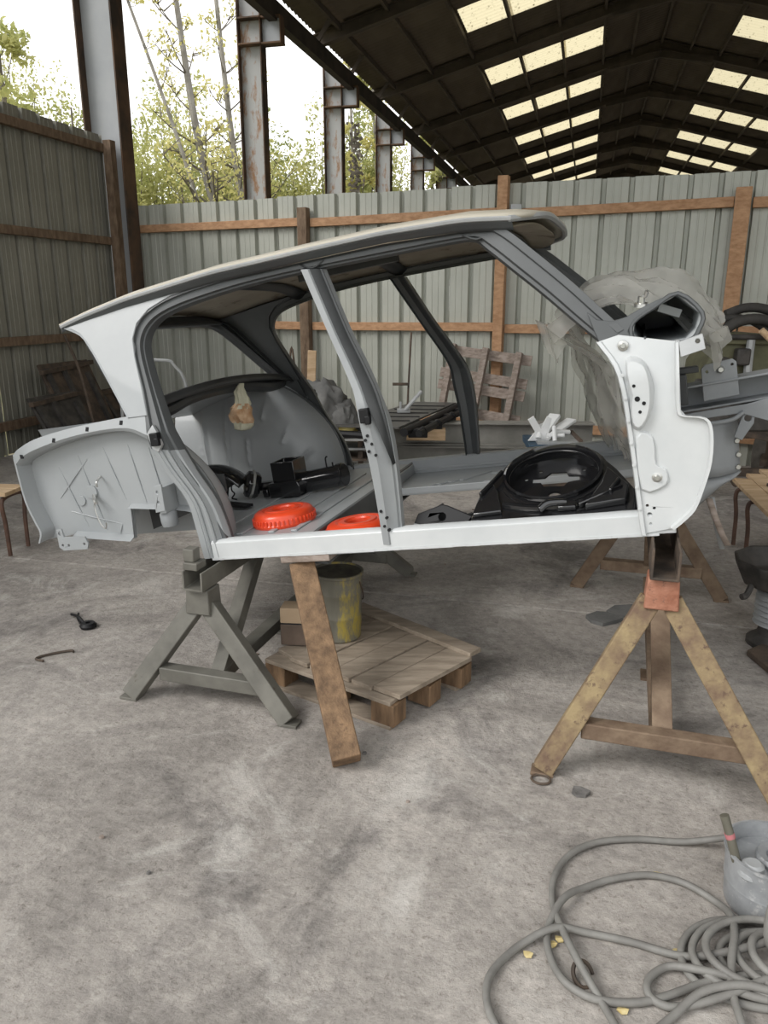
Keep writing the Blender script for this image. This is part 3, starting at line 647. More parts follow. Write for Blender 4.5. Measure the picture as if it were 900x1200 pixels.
# rear window frame
def rw(q, s):     # q 0 top .. 1 bottom
    y0 = .21 - .16 * q; return Vec((-1.262 + .285 * q, y0 + (WID - 2 * y0) * s, .945 - .385 * q))
loop = []
for q, s in ((.02, .12), (.0, .3), (.0, .5), (.0, .7), (.02, .88), (.10, .965), (.3, .985), (.6, .985), (.88, .985), (.97, .96), (1.0, .85), (.93, .7), (.90, .5), (.93, .3), (1.0, .15), (.97, .04), (.88, .015), (.6, .015), (.3, .015), (.10, .035)): loop.append(rw(q, s))
b = MB(); b.tube(loop, .028, 8, 4, True); b.build('rear_window_frame', M['dark_frame'], car)
b = MB(); b.grid(lambda a, s: rw(.0 + .10 * a, .03 + .94 * s) + Vec((.03 * a, 0, .012)), 4, 20); b.build('rear_header', M['frame'], car, solid=.01)
b = MB(); b.grid(lambda a, s: Vec((-.93 - .06 * a, .07 + 1.36 * s, .562 + .055 * sin(pi * s) ** .7 + .045 * sin(pi * a) - .03 * a)), 6, 28); b.build('rear_window_ledge', M['dark_frame'], car, solid=.008)
b = MB(); b.grid(lambda a, s: Vec((-1.06 - .43 * a, .08 + 1.34 * s, .545 - .09 * a ** 2 + .03 * sin(pi * s))), 10, 20); b.build('boot_top_rail', M['body'], car, solid=.008)
# floor: rear platform with step, cross ribs, far tray, dash panel
b = MB(); b.prism([(-.80, .10), (-.31, .10), (-.31, 1.40), (-1.50, 1.40), (-1.50, .75), (-1.12, .60)], lambda a, c, t: Vec((a, c, t)), .035, .047); rf = b.build('rear_floor', M['body'], car)
for x in (-.42, -.52, -.66, -.80): MB().prism([(x - .014, .12), (x + .014, .12), (x + .014, 1.22), (x - .014, 1.22)], lambda a, c, t: Vec((a, c, t)), .045, .054).build('floor_rib', M['body'], rf, bevel=.004)
b = MB(); b.prism([(-.325, .05), (-.305, .05), (-.305, -.055), (-.27, -.065), (-.27, -.075), (-.325, -.07)], lambda a, c, t: Vec((a, t, c)), .06, 1.44); b.build('floor_step', M['frame'], rf, bevel=.003)
b = MB()
TR = [(-.30, .88), (.84, .88), (.84, 1.40), (-.30, 1.40)]
b.prism(TR, lambda a, c, t: Vec((a, c, t)), -.012, -.004); b.box((.27, .885, .008), (1.14, .012, .03)); b.box((.27, 1.385, .03), (1.14, .012, .07)); b.box((-.30, 1.14, .02), (.012, .52, .05))
tr_ = b.build('far_floor_tray', M['body'], car, bevel=.003)
b = MB()
for i in range(5): b.box((-.12 + i * .05, 1.05 + .03 * i, -.002), (.03, .20, .008), Matrix.Rotation(radians(-35), 3, 'Z'))
b.box((.30, 1.2, -.002), (.30, .03, .008)); b.box((.30, 1.02, -.002), (.30, .03, .008)); b.build('tray_rib', M['body'], tr_, bevel=.003)
b = MB(); b.prism([(-.07, .022), (-.06, .055), (.05, .06), (.09, .052), (.095, .02)], sd(True), .075, .085); b.build('pillar_base_plate', M['frame'], car, bevel=.004)
for a in (-.045, .07): MB().lathe([(0, 0), (.012, 0), (.012, -.01), (0, -.012)], (a, WID - .09, .038), 8, (0, 1, 0)).build('plate_bolt', M['chrome'], car)
b = MB(); b.prism([(.02, .002), (.85, .002), (.85, .30), (.02, .30)], lambda a, c, t: Vec((a, c, t)), .0, .006); b.prism([(-.30, .002), (-.06, .002), (-.06, .30), (-.30, .30)], lambda a, c, t: Vec((a, c, t)), -.02, -.012)
fl2 = b.build('near_floor_flange', M['body'], car)
b = MB(); b.grid(lambda a, s: Vec((.91 - .03 * sin(pi * s) + .0 * a, .03 + 1.44 * a, .0 + .60 * s)), 12, 10); b.build('dash_panel', M['frame'], car, solid=.006)
# scuttle side plate, its duct and fittings
fs_ = lambda a, c, t: Vec((a, t + .04 + .25 * max(0, c - .58), c))
SCUT = [(.775, .60), (.755, .66), (.745, .70), (.775, .672), (.82, .662), (.86, .668), (.91, .69), (.96, .707), (1.012, .716), (.94, .682), (.875, .645), (.862, .625), (.872, .60), (.905, .562), (.84, .61)]
b = MB(); b.prism(SCUT, fs_, 0, .01); sc_ = b.build('scuttle_side', M['frame'], car, bevel=.003)
HULL = [(.872, .612), (.905, .568), (1.03, .572), (1.062, .60), (1.075, .648), (1.012, .714), (.94, .684), (.88, .65)]
b = MB(); n = len(HULL)
for (y0, y1) in ((.05, 1.42),):
    vs = [Vec((p[0], y0 + .25 * max(0, p[1] - .58), p[1])) for p in HULL] + [Vec((p[0], y1, p[1])) for p in HULL]
    b.add(vs, [(i, (i + 1) % n, n + (i + 1) % n, n + i) for i in range(n)] + [tuple(range(n, 2 * n))])
b.build('scuttle_duct', M['body'], car, solid=.008)
b = MB(); q_ = [Vec((p[0], .045 + .25 * max(0, p[1] - .58), p[1])) for p in HULL[:1] + HULL[6:8]] ; b.tube([Vec((p[0], .045 + .25 * max(0, p[1] - .58), p[1])) for p in HULL], .007, 6, 3, True); b.build('duct_rim', M['frame'], sc_)
b = MB(); b.box((.99, .22, .665), (.07, .004, .025), Matrix.Rotation(radians(25), 3, 'Y')); b.build('paper_tag', M['white'], sc_)
b = MB(); b.lathe([(0, .03), (.01, .03), (.012, .012), (.02, .01), (.022, 0), (0, 0)], (.905, .09, .692), 12, (0.1, -.2, 1)); b.tube([(.905, .085, .715), (.92, .08, .722), (.925, .075, .735)], .006, 6); b.build('wiper_spindle', M['chrome'], sc_)
# front chassis leg, upright plate, curved front panel
fr = lambda a, c, t: Vec((a, t, c))
b = MB(); b.sweep2((.93, .46, .345), (2.15, .46, .425), [(-.05, -.045), (.05, -.045), (.05, -.038), (-.040, -.038), (-.040, .038), (.07, .038), (.07, .046), (-.05, .046)]); b.build('chassis_rail', M['chassis'], car, bevel=.002)
b = MB(); b.prism([(1.0, .30), (1.22, .315), (1.60, .385), (1.60, .33), (1.45, .28), (1.32, .235), (1.20, .285), (1.0, .275)], fr, .40, .406); b.tube([(1.03, .395, .27), (1.10, .39, .262), (1.17, .39, .268), (1.21, .395, .29)], .008, 6); b.build('rail_gusset', M['chassis'], car, bevel=.002)
b = MB(); b.prism([(1.085, .34), (1.082, .452), (1.094, .464), (1.182, .474), (1.194, .463), (1.198, .35)], fr, .395, .405, [circ(1.10, .44, .005), circ(1.18, .455, .005)]); up_ = b.build('mounting_plate', M['chassis'], car, bevel=.002)
b = MB(); b.lathe([(0, -.018), (.008, -.018), (.01, -.006), (.014, 0)], (1.143, .394, .443), 8, (0, 1, 0)); b.build('bolt', M['chrome'], up_)
b = MB(); b.grid(lambda a, s: Vec((1.03 + .165 * a, .42 + .06 * a - .03 * sin(pi * a), .265 - .20 * s)), 8, 6); b.grid(lambda a, s: Vec((1.03 + .17 * a - .05 * a * s, .42 + .06 * a - .05 * sin(pi * s) * .6, .065 - .115 * s * (1 - .75 * a))), 8, 8)
b.build('front_panel', M['chassis'], car, solid=.006)
b = MB(); b.prism([(1.175, .205), (1.205, .275), (1.225, .29), (1.245, .275), (1.24, .245), (1.20, .19)], fr, .405, .415, [circ(1.222, .265, .012)]); b.build('towing_eye', M['chassis'], car, bevel=.002)
for a, c in ((1.19, .18), (1.193, .13), (1.19, .085)): MB().lathe([(0, -.012), (.008, -.012), (.01, 0)], (a, .47, c), 8, (0, 1, 0)).build('panel_bolt', M['chrome'], car)
b = MB(); b.box((1.03, .33, .46), (.08, .05, .02)); b.box((1.01, .30, .40), (.04, .06, .10)); b.box((1.04, .30, .245), (.03, .3, .03)); b.build('inner_bracket', M['dark_frame'], car, bevel=.003)

# ------------------------------------------------------------------ things inside the car (in the car's own axes)
def car_thing(name, label, cat, u, v, w, group=None, rot=None):
    t = thing(name, label, cat, cw(u, v, w), (CAR_M @ (rot or Matrix.Identity(3))).to_euler(), group, world=False); return t
def drum(u, v, w, label, tilt=None):
    t = car_thing('drum_cover', label, 'drum cover', u, v, w, 'orange ribbed drum covers', tilt)
    b = MB(); b.lathe([(.128, 0), (.131, .004), (.131, .012), (.126, .018), (.124, .040), (.119, .050), (.108, .057), (.086, .060), (.080, .056), (.076, .056), (.070, .061), (.052, .061), (.047, .056), (.043, .030), (.039, .030), (.042, .052), (.05, .055), (.07, .055), (.105, .050), (.115, .04), (.118, .004)], (0, 0, 0), 56, closed=True)
    b.build('shell', M['orange'], t)
    b = MB()
    for i in range(44):
        a = 2 * pi * i / 44; R = Matrix.Rotation(a, 3, 'Z'); b.box(R @ Vec((.127, 0, .021)), (.009, .008, .026), R)
    b.build('rib_ring', M['orange'], t, bevel=.0015, kind='stuff')
    b = MB(); b.lathe([(.02, .004), (.045, .006), (.045, .012), (.02, .010)], (0, 0, 0), 24, closed=True); b.build('hub_plate', M['hole'], t)
drum(-.535, .285, .047, 'orange ribbed drum cover lying on the rear floor of the car')
drum(-.165, .16, .006, 'orange ribbed drum cover partly behind the centre pillar')

# black heater / gearbox housing
t = car_thing('heater_box', 'gloss black heater box with duct and round fan housing on the car floor', 'car part', -.75, .85, .055)
b = MB(); b.prism([(-.085, 0), (.075, 0), (.08, .05), (.07, .075), (-.09, .07)], lambda a, c, q: Vec((a, q, c)), -.10, .10); b.build('body', M['black'], t, bevel=.006)
b = MB(); b.prism([(-.07, -.07), (.05, -.07), (.05, .07), (-.07, .07)], lambda a, c, q: Vec((a, c, q)), .07, .165, [[(-.062, -.062), (.042, -.062), (.042, .062), (-.062, .062)]]); b.build('intake', M['black'], t, bevel=.003)
b = MB(); b.prism([(-.062, -.062), (.042, -.062), (.042, .062), (-.062, .062)], lambda a, c, q: Vec((a, c, q)), .075, .085); b.build('intake_floor', M['hole'], t)
b = MB(); b.tube([(.05, 0, .045), (.15, 0, .055), (.28, -.01, .068)], .052, 16, 4); b.build('duct', M['black'], t)
b = MB(); b.lathe([(.048, 0), (.057, .004), (.057, .03), (.048, .034)], (.245, -.007, .065), 18, (1, -.05, .12)); b.build('duct_collar', M['black'], t)
b = MB(); b.lathe([(0, -.03), (.055, -.03), (.066, -.015), (.066, .03), (.05, .045), (.02, .05), (0, .05)], (-.20, -.03, .062), 8, (-.75, -.55, .35)); b.build('fan_housing', M['black'], t, bevel=.004)
b = MB(); b.lathe([(.066, 0), (.071, .003), (.071, .012), (.066, .015)], (-.20, -.03, .062), 8, (-.75, -.55, .35)); b.build('housing_ring', M['chrome'], t)
b = MB(); b.box((-.13, -.02, .05), (.10, .05, .04)); b.box((-.12, -.06, .02), (.03, .03, .04)); b.build('neck', M['black'], t, bevel=.006)
b = MB(); b.tube([(.19, .0, .10), (.19, 0, .15), (.20, 0, .16)], .004, 6); b.tube([(.195, 0, .10), (.22, 0, .095), (.222, 0, .13)], .004, 6); b.build('control_rod', M['black_matt'], t)
t = car_thing('wing_bracket', 'curved gloss black bracket behind the rear door jamb', 'car part', -1.08, .80, .055)
b = MB(); b.grid(lambda a, s: Vec((-.10 + .20 * a, -.07 + .14 * s, .17 - .10 * a ** 2.2 + .012 * sin(pi * s))), 12, 4); b.build('hood', M['black'], t, solid=.008)
b = MB(); b.prism([(-.10, .0), (-.02, .0), (.0, .06), (.07, .09), (.06, .13), (-.10, .165)], lambda a, c, q: Vec((a, q, c)), -.01, .01); b.build('web', M['black'], t, bevel=.004)
b = MB(); b.bar((-.02, -.10, .012), (.22, -.22, .008), .05, .012); b.tube([(.05, -.04, .10), (.045, -.05, .06), (.06, -.055, .04), (.045, -.06, .02), (.07, -.06, .012)], .004, 6); b.build('tail_strip', M['black_matt'], t)

# small folded bracket behind the sill
t = car_thing('small_bracket', 'small folded black bracket lying between centre pillar and large black panel', 'car part', .185, .08, .035)
b = MB(); b.prism([(-.105, .02), (-.09, .05), (0, .075), (.02, .07), (.11, .03), (.09, .01), (-.02, .0)], lambda a, c, q: Vec((a, q + c * .5, c)), -.004, .004, [circ(-.0, .035, .014)]); b.build('plate', M['black_matt'], t, bevel=.002)
b = MB(); b.prism([(-.06, 0), (.11, 0), (.08, .035), (-.03, .05)], lambda a, c, q: Vec((a, q + .05, c)), -.004, .004); b.bar((-.095, .02, .03), (0, .06, .07), .012, .01); b.bar((0, .0, .006), (.105, .05, .03), .02, .01); b.build('fold', M['black_matt'], t, bevel=.002)

# big black pressed panel with a round well
ph = radians(22)
t = car_thing('wheel_well_panel', 'large gloss black pressed panel with a round well and cross shaped opening', 'car part', .565, .06, .062, None, Matrix.Rotation(ph, 3, 'X'))
OUT = [(-.265, -.01), (-.14, -.035), (0, -.03), (.12, -.02), (.272, -.01), (.278, .10), (.215, .24), (.155, .34), (.09, .415), (.0, .44), (-.09, .425), (-.145, .36), (-.20, .24), (-.245, .14)]
b = MB(); b.prism(OUT, lambda a, c, q: Vec((a, c, q)), -.004, .004, [circ(0, .235, .157, 40)]); b.build('plate', M['black'], t, bevel=.002)
b = MB(); b.lathe([(.158, -.060), (.160, .012), (.168, .026), (.176, .022), (.168, .004), (.164, -.060)], (0, .235, 0), 48, closed=True); b.build('well_wall', M['black'], t)
cross = [(-.085, .018), (-.085, -.010), (-.055, -.014), (-.042, -.040), (.03, -.046), (.045, -.022), (.085, -.014), (.085, .014), (.045, .020), (.035, .045), (-.02, .048), (-.042, .018)]
well = [circ(.0, .185, .022, 14), circ(-.11, .30, .008), circ(-.06, .345, .008), (circ(.10, .335, .008)), circ(-.07, .16, .009)]
b = MB(); b.prism(circ(0, .235, .172, 40), lambda a, c, q: Vec((a, c, q)), -.060, -.054, [[(x, y + .285) for x, y in cross]] + well); b.build('well_floor', M['black'], t)
b = MB(); n = len(OUT)
b.add([(x, y, 0) for x, y in OUT] + [(x * 1.03, y + (-.02 if y < .2 else .03), -.07) for x, y in OUT], [(i, (i + 1) % n, n + (i + 1) % n, n + i) for i in range(4, n)]); b.build('skirt', M['black'], t, solid=.006)
b = MB(); b.lathe([(.178, -.01), (.192, -.004), (.192, .006), (.178, .008)], (0, .235, 0), 40, closed=True, ang=pi * 2); b.tube([(-.16, .06, .008), (-.05, .025, .012), (.08, .03, .012), (.16, .08, .01)], .012, 8); b.build('bead', M['black'], t)
b = MB(); b.prism([(.12, .0), (.25, .02), (.26, .10), (.19, .22), (.17, .12)], lambda a, c, q: Vec((a, c, q)), .004, .03); b.bar((.20, .06, .032), (.23, .13, .032), .012, .02); b.bar((.10, .01, .02), (.24, .09, .03), .008, .02); b.build('right_wing', M['black'], t, bevel=.01)
b = MB(); b.prism([(-.26, .0), (-.16, .01), (-.185, .13), (-.22, .20), (-.25, .12)], lambda a, c, q: Vec((a, c, q)), .004, .022); b.bar((-.245, .10, .03), (-.18, .24, .03), .01, .02); b.build('left_wing', M['black'], t, bevel=.008)
b = MB(); b.tube([(-.03, .0, .02), (.0, .02, .03), (.06, .035, .02)], .014, 8); b.box((.06, .02, .015), (.06, .035, .02)); b.build('catch', M['black'], t, bevel=.004)

# masked bundle hanging from the ledge
bx = cw(-.94, .86, .60)
t = thing('paper_bundle', 'crumpled masking paper bundle hanging from the rear window ledge', 'masking paper', bx)
def bundle(prof, seed, amp, seg=26):
    b = MB(); vs = []; n = len(prof); rows = []
    for i, (r, z) in enumerate(prof):
        for j in range(seg):
            a = 2 * pi * j / seg; k_ = 1 + amp * noise.noise(Vec((cos(a) * 3, sin(a) * 3, z * 22 + seed)))
            vs.append(bx + Vec((r * k_ * cos(a) + .006 * sin(z * 60), r * k_ * .7 * sin(a), z)))
    fs = [(i * seg + j, i * seg + (j + 1) % seg, (i + 1) * seg + (j + 1) % seg, (i + 1) * seg + j) for i in range(n - 1) for j in range(seg)] + [tuple(range(seg)), tuple((n - 1) * seg + j for j in range(seg))]
    return b.add(vs, fs)
bundle([(.012, .01), (.018, -.01), (.026, -.03), (.034, -.06), (.037, -.09), (.038, -.11)], 0, .6).build('paper_top', M['paper_top'], t)
bundle([(.036, -.085), (.044, -.11), (.05, -.14), (.05, -.165), (.047, -.18)], 5, .55).build('paper_skirt', M['paper_brown'], t)
bundle([(.046, -.175), (.044, -.195), (.036, -.212), (.018, -.218)], 9, .3).build('paper_base', M['paper_top'], t)

# polythene sheet over the scuttle, hanging into the cabin
PATH = [(1.175, .545), (1.165, .60), (1.12, .675), (1.04, .755), (.93, .80), (.83, .80), (.72, .765), (.635, .69), (.60, .61), (.595, .50), (.625, .38), (.66, .28), (.68, .18), (.70, .09)]
PP = crom([(p[0], p[1], 0) for p in PATH], 6)
def film(a, s):
    i = a * (len(PP) - 1); k_ = int(min(i, len(PP) - 2)); p = PP[k_].lerp(PP[k_ + 1], i - k_)
    y = .24 + 1.16 * s
    e = 4 * (s - .5) ** 2                                   # sides sink onto the scuttle
    w = p.y - (.13 * e if p.x > .62 and p.y > .58 else 0); u_ = p.x + (.21 * (1 - s) * min(1, max(0, (.66 - p.y)) / .15) if a > .5 else -.05 * e)
    q = Vec((u_ * 6, y * 5, w * 6))
    g = Vec((a * 2.2 + s * 1.2, s * 7.5 - a * 2.0, .3)); r = 1.1 * abs(noise.noise(g)) + .55 * abs(noise.noise(g * 2.3 + Vec((3, 1, 7)))) + .30 * abs(noise.noise(g * 4.6)) + .10 * abs(noise.noise(g * 9)) + .5 * noise.noise(q * .5)
    d = .085 * (r - .4)
    cu = p.x - .88; cwv = p.y - .5; l = max(.12, sqrt(cu * cu + cwv * cwv))
    return Vec((u_ + d * cu / l, y + .04 * noise.noise(q * 1.7), w + d * cwv / l))
t = car_thing('plastic_sheet', 'crumpled clear polythene sheet draped over the scuttle into the cabin', 'plastic sheet', 0, 0, 0)
b = MB(); b.grid(film, 130, 96); b.build('film', M['plastic'], t, normals=False, sharp=.5)

# ------------------------------------------------------------------ trestles under the car
def trestle(cx_, cy_, yaw, zb, L_, label, mats, hw=.335, beam_h=.11, hx=0.0):
    """zb: underside of the transverse beam"""
    t = thing('trestle', label, 'trestle', (cx_, cy_, 0), (0, 0, yaw), 'steel trestles under the car body', world=False)
    ml, mr, mh, mb_, mx_ = (M[k] for k in mats)
    zh = zb - .105; lean = .15; w = .068
    for sy, y0 in ((1, 0.0), (-1, L_)):
        for sx in (-1, 1):
            f = Vec((sx * hw, y0, .012)); h = Vec((hx + sx * .03, y0 + sy * lean * .93, zh + .02))
            lg = MB().bar(f, h, w, w * .8, (0, -1, .2)).build('leg', (ml if sx < 0 else mr) if sy > 0 else mx_, t, bevel=.004)
            MB().box((f.x, f.y, .006), (.074, .055, .012)).build('foot_plate', mx_, lg, bevel=.002)
        zc = .155 * (zb / .66); k_ = zc / zh; xx = hw * (1 - k_) + .03 * k_ - .02; yc = y0 + sy * lean * .93 * k_ + sy * .01
        MB().bar((-xx, yc, zc), (xx, yc, zc), .055, .055).build('crossbar', mx_, t, bevel=.004)
        MB().prism([(-.052, zh), (.052, zh), (.046, zb - .004), (-.046, zb - .004)], lambda a, c, q: Vec((hx + a, y0 + sy * (lean * .93 + q), c)), -.045, .05).build('head_block', mh if sy > 0 else mx_, t, bevel=.005)
        MB().channel((0, y0 + sy * (lean * .93 * k_ + .03), zc + .01), (hx, y0 + sy * (lean + .42), zb - .005), .062, .045, .006, (0, sy, 1)).build('brace', mx_, t, bevel=.002)
    MB().channel((hx, .07, zb), (hx, L_ - .07, zb), .085, beam_h, .008).build('beam', mb_, t, bevel=.002)
    MB().channel((0, .11, .13), (0, L_ - .11, .13), .06, .05, .006, (0, 0, -1)).build('bottom_tie', mx_, t, bevel=.002)
    ft = MB().cyl((0, L_ * .45, .0), (0, L_ * .45, .10), .016, 10); ft.box((0, L_ * .45, .006), (.09, .09, .012)); ft.build('middle_foot', mx_, t, bevel=.002)
    return t
tr1 = trestle(.865, 2.10, radians(-17.2), .678, 1.78, 'rusty trestle with red lead painted head under the front of the car', ('trestle_rust', 'trestle_rust', 'trestle_red', 'rust_dark', 'trestle_brown'), .36, .095, -.04)
MB().tube([(-.36 + .03 * cos(a), -.05 + .025 * sin(a), .006) for a in [i * pi / 5 for i in range(10)]], .004, 6, 3, True).build('foot_ring', M['rust_dark'], tr1)
tr2 = trestle(-.665, 2.60, radians(-17.2), .445, 1.66, 'dark olive painted steel trestle under the rear of the car', ('trestle_green', 'trestle_green', 'trestle_green', 'trestle_green', 'trestle_green'), .335, .075, -.075)
b = MB(); b.box((-.09, .12, .535), (.06, .07, .03)); b.box((-.10, .12, .575), (.045, .05, .05)); b.build('packing_block', M['trestle_green'], tr2, bevel=.004)

# timber prop and packing piece beneath the sill
t = thing('timber_prop', 'thick weathered timber beam leaning from the floor up to the sill', 'timber beam', (-.125, 2.21, 0))
P0, P1 = Vec((-.122, 2.215, .035)), cw(-.375, .05, -.075)
MB().bar(P0, P1, .096, .08, (0.2, -1, .1)).build('beam', M['prop_wood'], t, bevel=.004)
t = thing('packing_board', 'splintered grey board wedged between timber prop and sill', 'board', cw(-.345, .06, -.035))
MB().box(cw(-.335, .05, -.03), (.20, .10, .028), CAR_M).build('board', M['grey_wood'], t, bevel=.003)

# ------------------------------------------------------------------ pallet under the car, bucket and box on it
A0, A1, A2 = Vec((-.47, 2.823, 0)), Vec((.031, 2.478, 0)), Vec((.335, 2.80, 0)); A3 = Vec((-.10, 3.23, 0))
t = thing('pallet', 'low broken pine pallet lying on the floor under the car', 'pallet', (-.05, 2.85, 0))
nb = 6
for i in range(nb):
    f0, f1 = i / nb + .006, (i + 1) / nb - .006
    if i == nb - 1: f1 = 1.04
    a0, b0 = A0.lerp(A1, f0), A3.lerp(A2, f0); a1, b1 = A0.lerp(A1, f1), A3.lerp(A2, f1)
    e = random.uniform(-.03, .03)
    d0 = (b0 - a0) * (.03 if i else .1); d1 = (b0 - a0) * e
    quad = [(a0 + d0), (a1 + d0 * .6), (b1 + d1), (b0 + d1)]
    MB().prism([(p.x, p.y) for p in quad], lambda a, c, q: Vec((a, c, q)), .112 + .004 * (i % 2), .130 + .004 * (i % 2)).build('plank', M['pallet'], t, bevel=.002)
MB().bar(A3 + Vec((-.02, .05, .142)), A2 + Vec((.03, .0, .142)), .07, .018).build('plank', M['pallet'], t, bevel=.002)
for f in (.08, .52, .94):
    for g in (.05, .5, .93):
        p = A0.lerp(A1, f).lerp(A3.lerp(A2, f), g)
        MB().box((p.x, p.y, .055), (.10, .085, .085), Matrix.Rotation(radians(-34), 3, 'Z')).build('block', M['prop_wood'], t, bevel=.003)
for g in (.05, .5, .93):
    MB().bar(A0.lerp(A3, g) + Vec((0, 0, .104)), A1.lerp(A2, g) + Vec((0, 0, .104)), .09, .016).build('stringer', M['pallet'], t, bevel=.002)
for g in (.05, .93):
    MB().bar(A0.lerp(A3, g) + Vec((-.06, .03, .007)), A1.lerp(A2, g) + Vec((0.0, 0, .007)), .09, .014).build('bottom_board', M['pallet'], t, bevel=.002)

t = thing('paint_bucket', 'dented grey metal paint bucket with yellow drips standing on the pallet', 'bucket', (-.19, 2.985, .136))
c = (-.19, 2.985, .136)
MB().lathe([(0, 0), (.090, 0), (.094, .006), (.093, .02), (.097, .10), (.0975, .104), (.0955, .108), (.099, .20), (.1005, .204), (.099, .21), (.101, .275), (.106, .279), (.106, .288), (.100, .290), (.097, .284), (.097, .262), (0, .258)], c, 40).build('body', M['bucket'], t)
MB().lathe([(0, .270), (.05, .272), (.099, .276), (.099, .282), (.05, .278), (0, .277)], c, 32).build('dried_paint', M['lid'], t)
hd = [Vec(c) + Vec((.104 * cos(a), .104 * sin(a), .255 - .11 * sin(pi * i / 10))) for i, a in enumerate([(-.5 + 1.9 * i / 10) for i in range(11)])]
MB().tube(hd, .003, 6).build('wire_handle', M['rust_dark'], t)
t = thing('carton', 'small dark brown carton with pale open top on the pallet beside the bucket', 'box', (-.36, 2.93, .132))
R_ = Matrix.Rotation(radians(-6), 3, 'Z'); c = Vec((-.365, 2.925, .135))
MB().box(c + Vec((0, 0, .045)), (.105, .09, .09), R_).build('lower_box', M['cardboard'], t, bevel=.003)
MB().box(c + Vec((0, .005, .125)), (.108, .085, .065), R_).build('upper_block', M['box_lid'], t, bevel=.003)
MB().box(c + Vec((0, 0, .0915)), (.10, .085, .004), R_).build('joint_gap', M['hole'], t)

# ------------------------------------------------------------------ behind the car
for i, (z, l) in enumerate(((.105, 'lower of two stacked steel beams on the floor behind the car'), (.315, 'upper of two stacked steel beams behind the car'))):
    a = Vec((-.75, 7.02 + .04 * i, z)); bb = Vec((1.9, 6.90 + .04 * i, z))
    o = MB().ibeam(a, bb, .16, .208, .014).build('steel_beam', M['galv'] if 0 else mat('beam_grey_%d' % i, (0.19, 0.185, 0.165), .7, (.27, .26, .235), scale=4), None); tag(o, l, 'beam', 'stacked steel beams')
t = thing('chassis_platform', 'black car platform chassis with flat floor lying on the stacked beams', 'chassis', (.2, 6.9, .46))
c0 = [(-.42, 6.28), (.12, 6.18), (.72, 7.72), (.30, 7.78), (-.1, 6.9)]
MB().prism(c0, lambda a, c, q: Vec((a, c, q)), .485, .50).build('floor_plate', mat('dusty_black_plate', (.06, .058, .055), .5, (.12, .115, .105), scale=6), t)
b = MB()
for i in range(5):
    f = .15 + i * .17; p = Vec((-.35, 6.3, .503)).lerp(Vec((.33, 7.7, .503)), f); q = Vec((.14, 6.3, .503)).lerp(Vec((.68, 7.65, .503)), f); b.bar(p, q, .02, .008)
b.build('floor_rib', M['black_matt'], t)
b = MB(); b.tube([(.16, 6.16, .46), (.45, 6.9, .462), (.75, 7.7, .47)], .035, 10); b.tube([(.28, 6.14, .455), (.56, 6.9, .455), (.86, 7.6, .465)], .03, 8); b.tube([(.02, 6.12, .43), (-.45, 6.25, .44)], .03, 8); b.build('side_tube', M['black_matt'], t)
for f in (.1, .35, .62, .85):
    b = MB(); p = Vec((.16, 6.16, .44)).lerp(Vec((.75, 7.7, .455)), f); b.box(p + Vec((.06, 0, -.01)), (.16, .10, .07)); b.cyl(p + Vec((.1, -.03, .02)), p + Vec((.1, -.09, .02)), .03, 10)
    b.build('bracket', M['black_matt'], t, bevel=.006)
b = MB(); b.box((.18, 7.0, .52), (.12, .10, .03)); b.bar((.19, 6.96, .53), (.34, 6.98, .70), .07, .02); b.bar((.15, 7.0, .53), (.15, 7.0, .60), .02, .02); b.build('pedal_box', M['galv'], t, bevel=.004)
b = MB(); b.tube([(-.10, 6.5, .5), (-.12, 6.5, .62), (-.14, 6.52, .74)], .006, 6); b.tube([(-.1, 6.45, .5), (-.05, 6.45, .6)], .006, 6); b.build('lever', M['black_matt'], t)
t = thing('long_handle_tool', 'thin dark pole with a short cross handle standing by the partition', 'tool', (.22, 7.3, 0))
MB().tube([(.20, 7.25, 0), (.225, 7.28, .6), (.255, 7.35, 1.2)], .009, 8).build('pole', M['rust_dark'], t)
MB().bar((.08, 7.27, .73), (.235, 7.27, .73), .03, .025).build('cross_handle', M['rust_dark'], t, bevel=.004)
o = MB().box((.37, 6.80, .355 + .115), (.34, .10, .10), Matrix.Rotation(radians(-3), 3, 'Z')).build('timber_block', M['pine'], None, bevel=.003); o.location.z = -.11; tag(o, 'short pale pine block on the beam edge under the black platform', 'timber')
o.location = (0, -.10, -.115)
# rack/table carrying the cloth heap
t = thing('parts_rack', 'low dark rack of metal sheets beneath the grey cloth', 'rack', (-.45, 6.5, 0))
for i, z in enumerate((.10, .20, .29, .36, .43)):
    MB().box((-.45 + .02 * i, 6.5, z), (.62 - .03 * i, .34, .016), Matrix.Rotation(radians(-8 + 4 * i), 3, 'Z')).build('sheet', M['rust_dark'] if i % 2 else M['galv'], t)
for x in (-.7, -.2):
    for y in (6.38, 6.62): MB().box((x, y, .22), (.04, .04, .44)).build('leg', M['rust_dark'], t)
MB().box((-.25, 6.30, .375), (.16, .05, .012)).build('white_strip', M['white_part'], t)
def heap(name, c, r, seed, amp, m, parent, sub=4, fold=9.0):
    bm = bmesh.new(); bmesh.ops.create_icosphere(bm, subdivisions=sub, radius=1.0)
    vs = []
    for v_ in bm.verts:
        p = v_.co.copy(); q = p * 1.4 + Vec((seed, seed * 2, 0)); g = Vec((p.x * 3.2 + seed, p.y * 3.2, p.z * 1.1 + p.x)); k_ = 1 + amp * (.9 * abs(noise.noise(g)) + .25 * noise.noise(g * 2.3) + .06 * noise.noise(g * 5) - .3)
        if p.z < -.25: p.z = -.25
        vs.append(Vec(c) + Vec((p.x * r[0] * k_, p.y * r[1] * k_, p.z * r[2] * k_)))
    b = MB(); b.add(vs, [[v_.index for v_ in f.verts] for f in bm.faces]); bm.free()
    return b.build(name, m, parent, sharp=1.2)
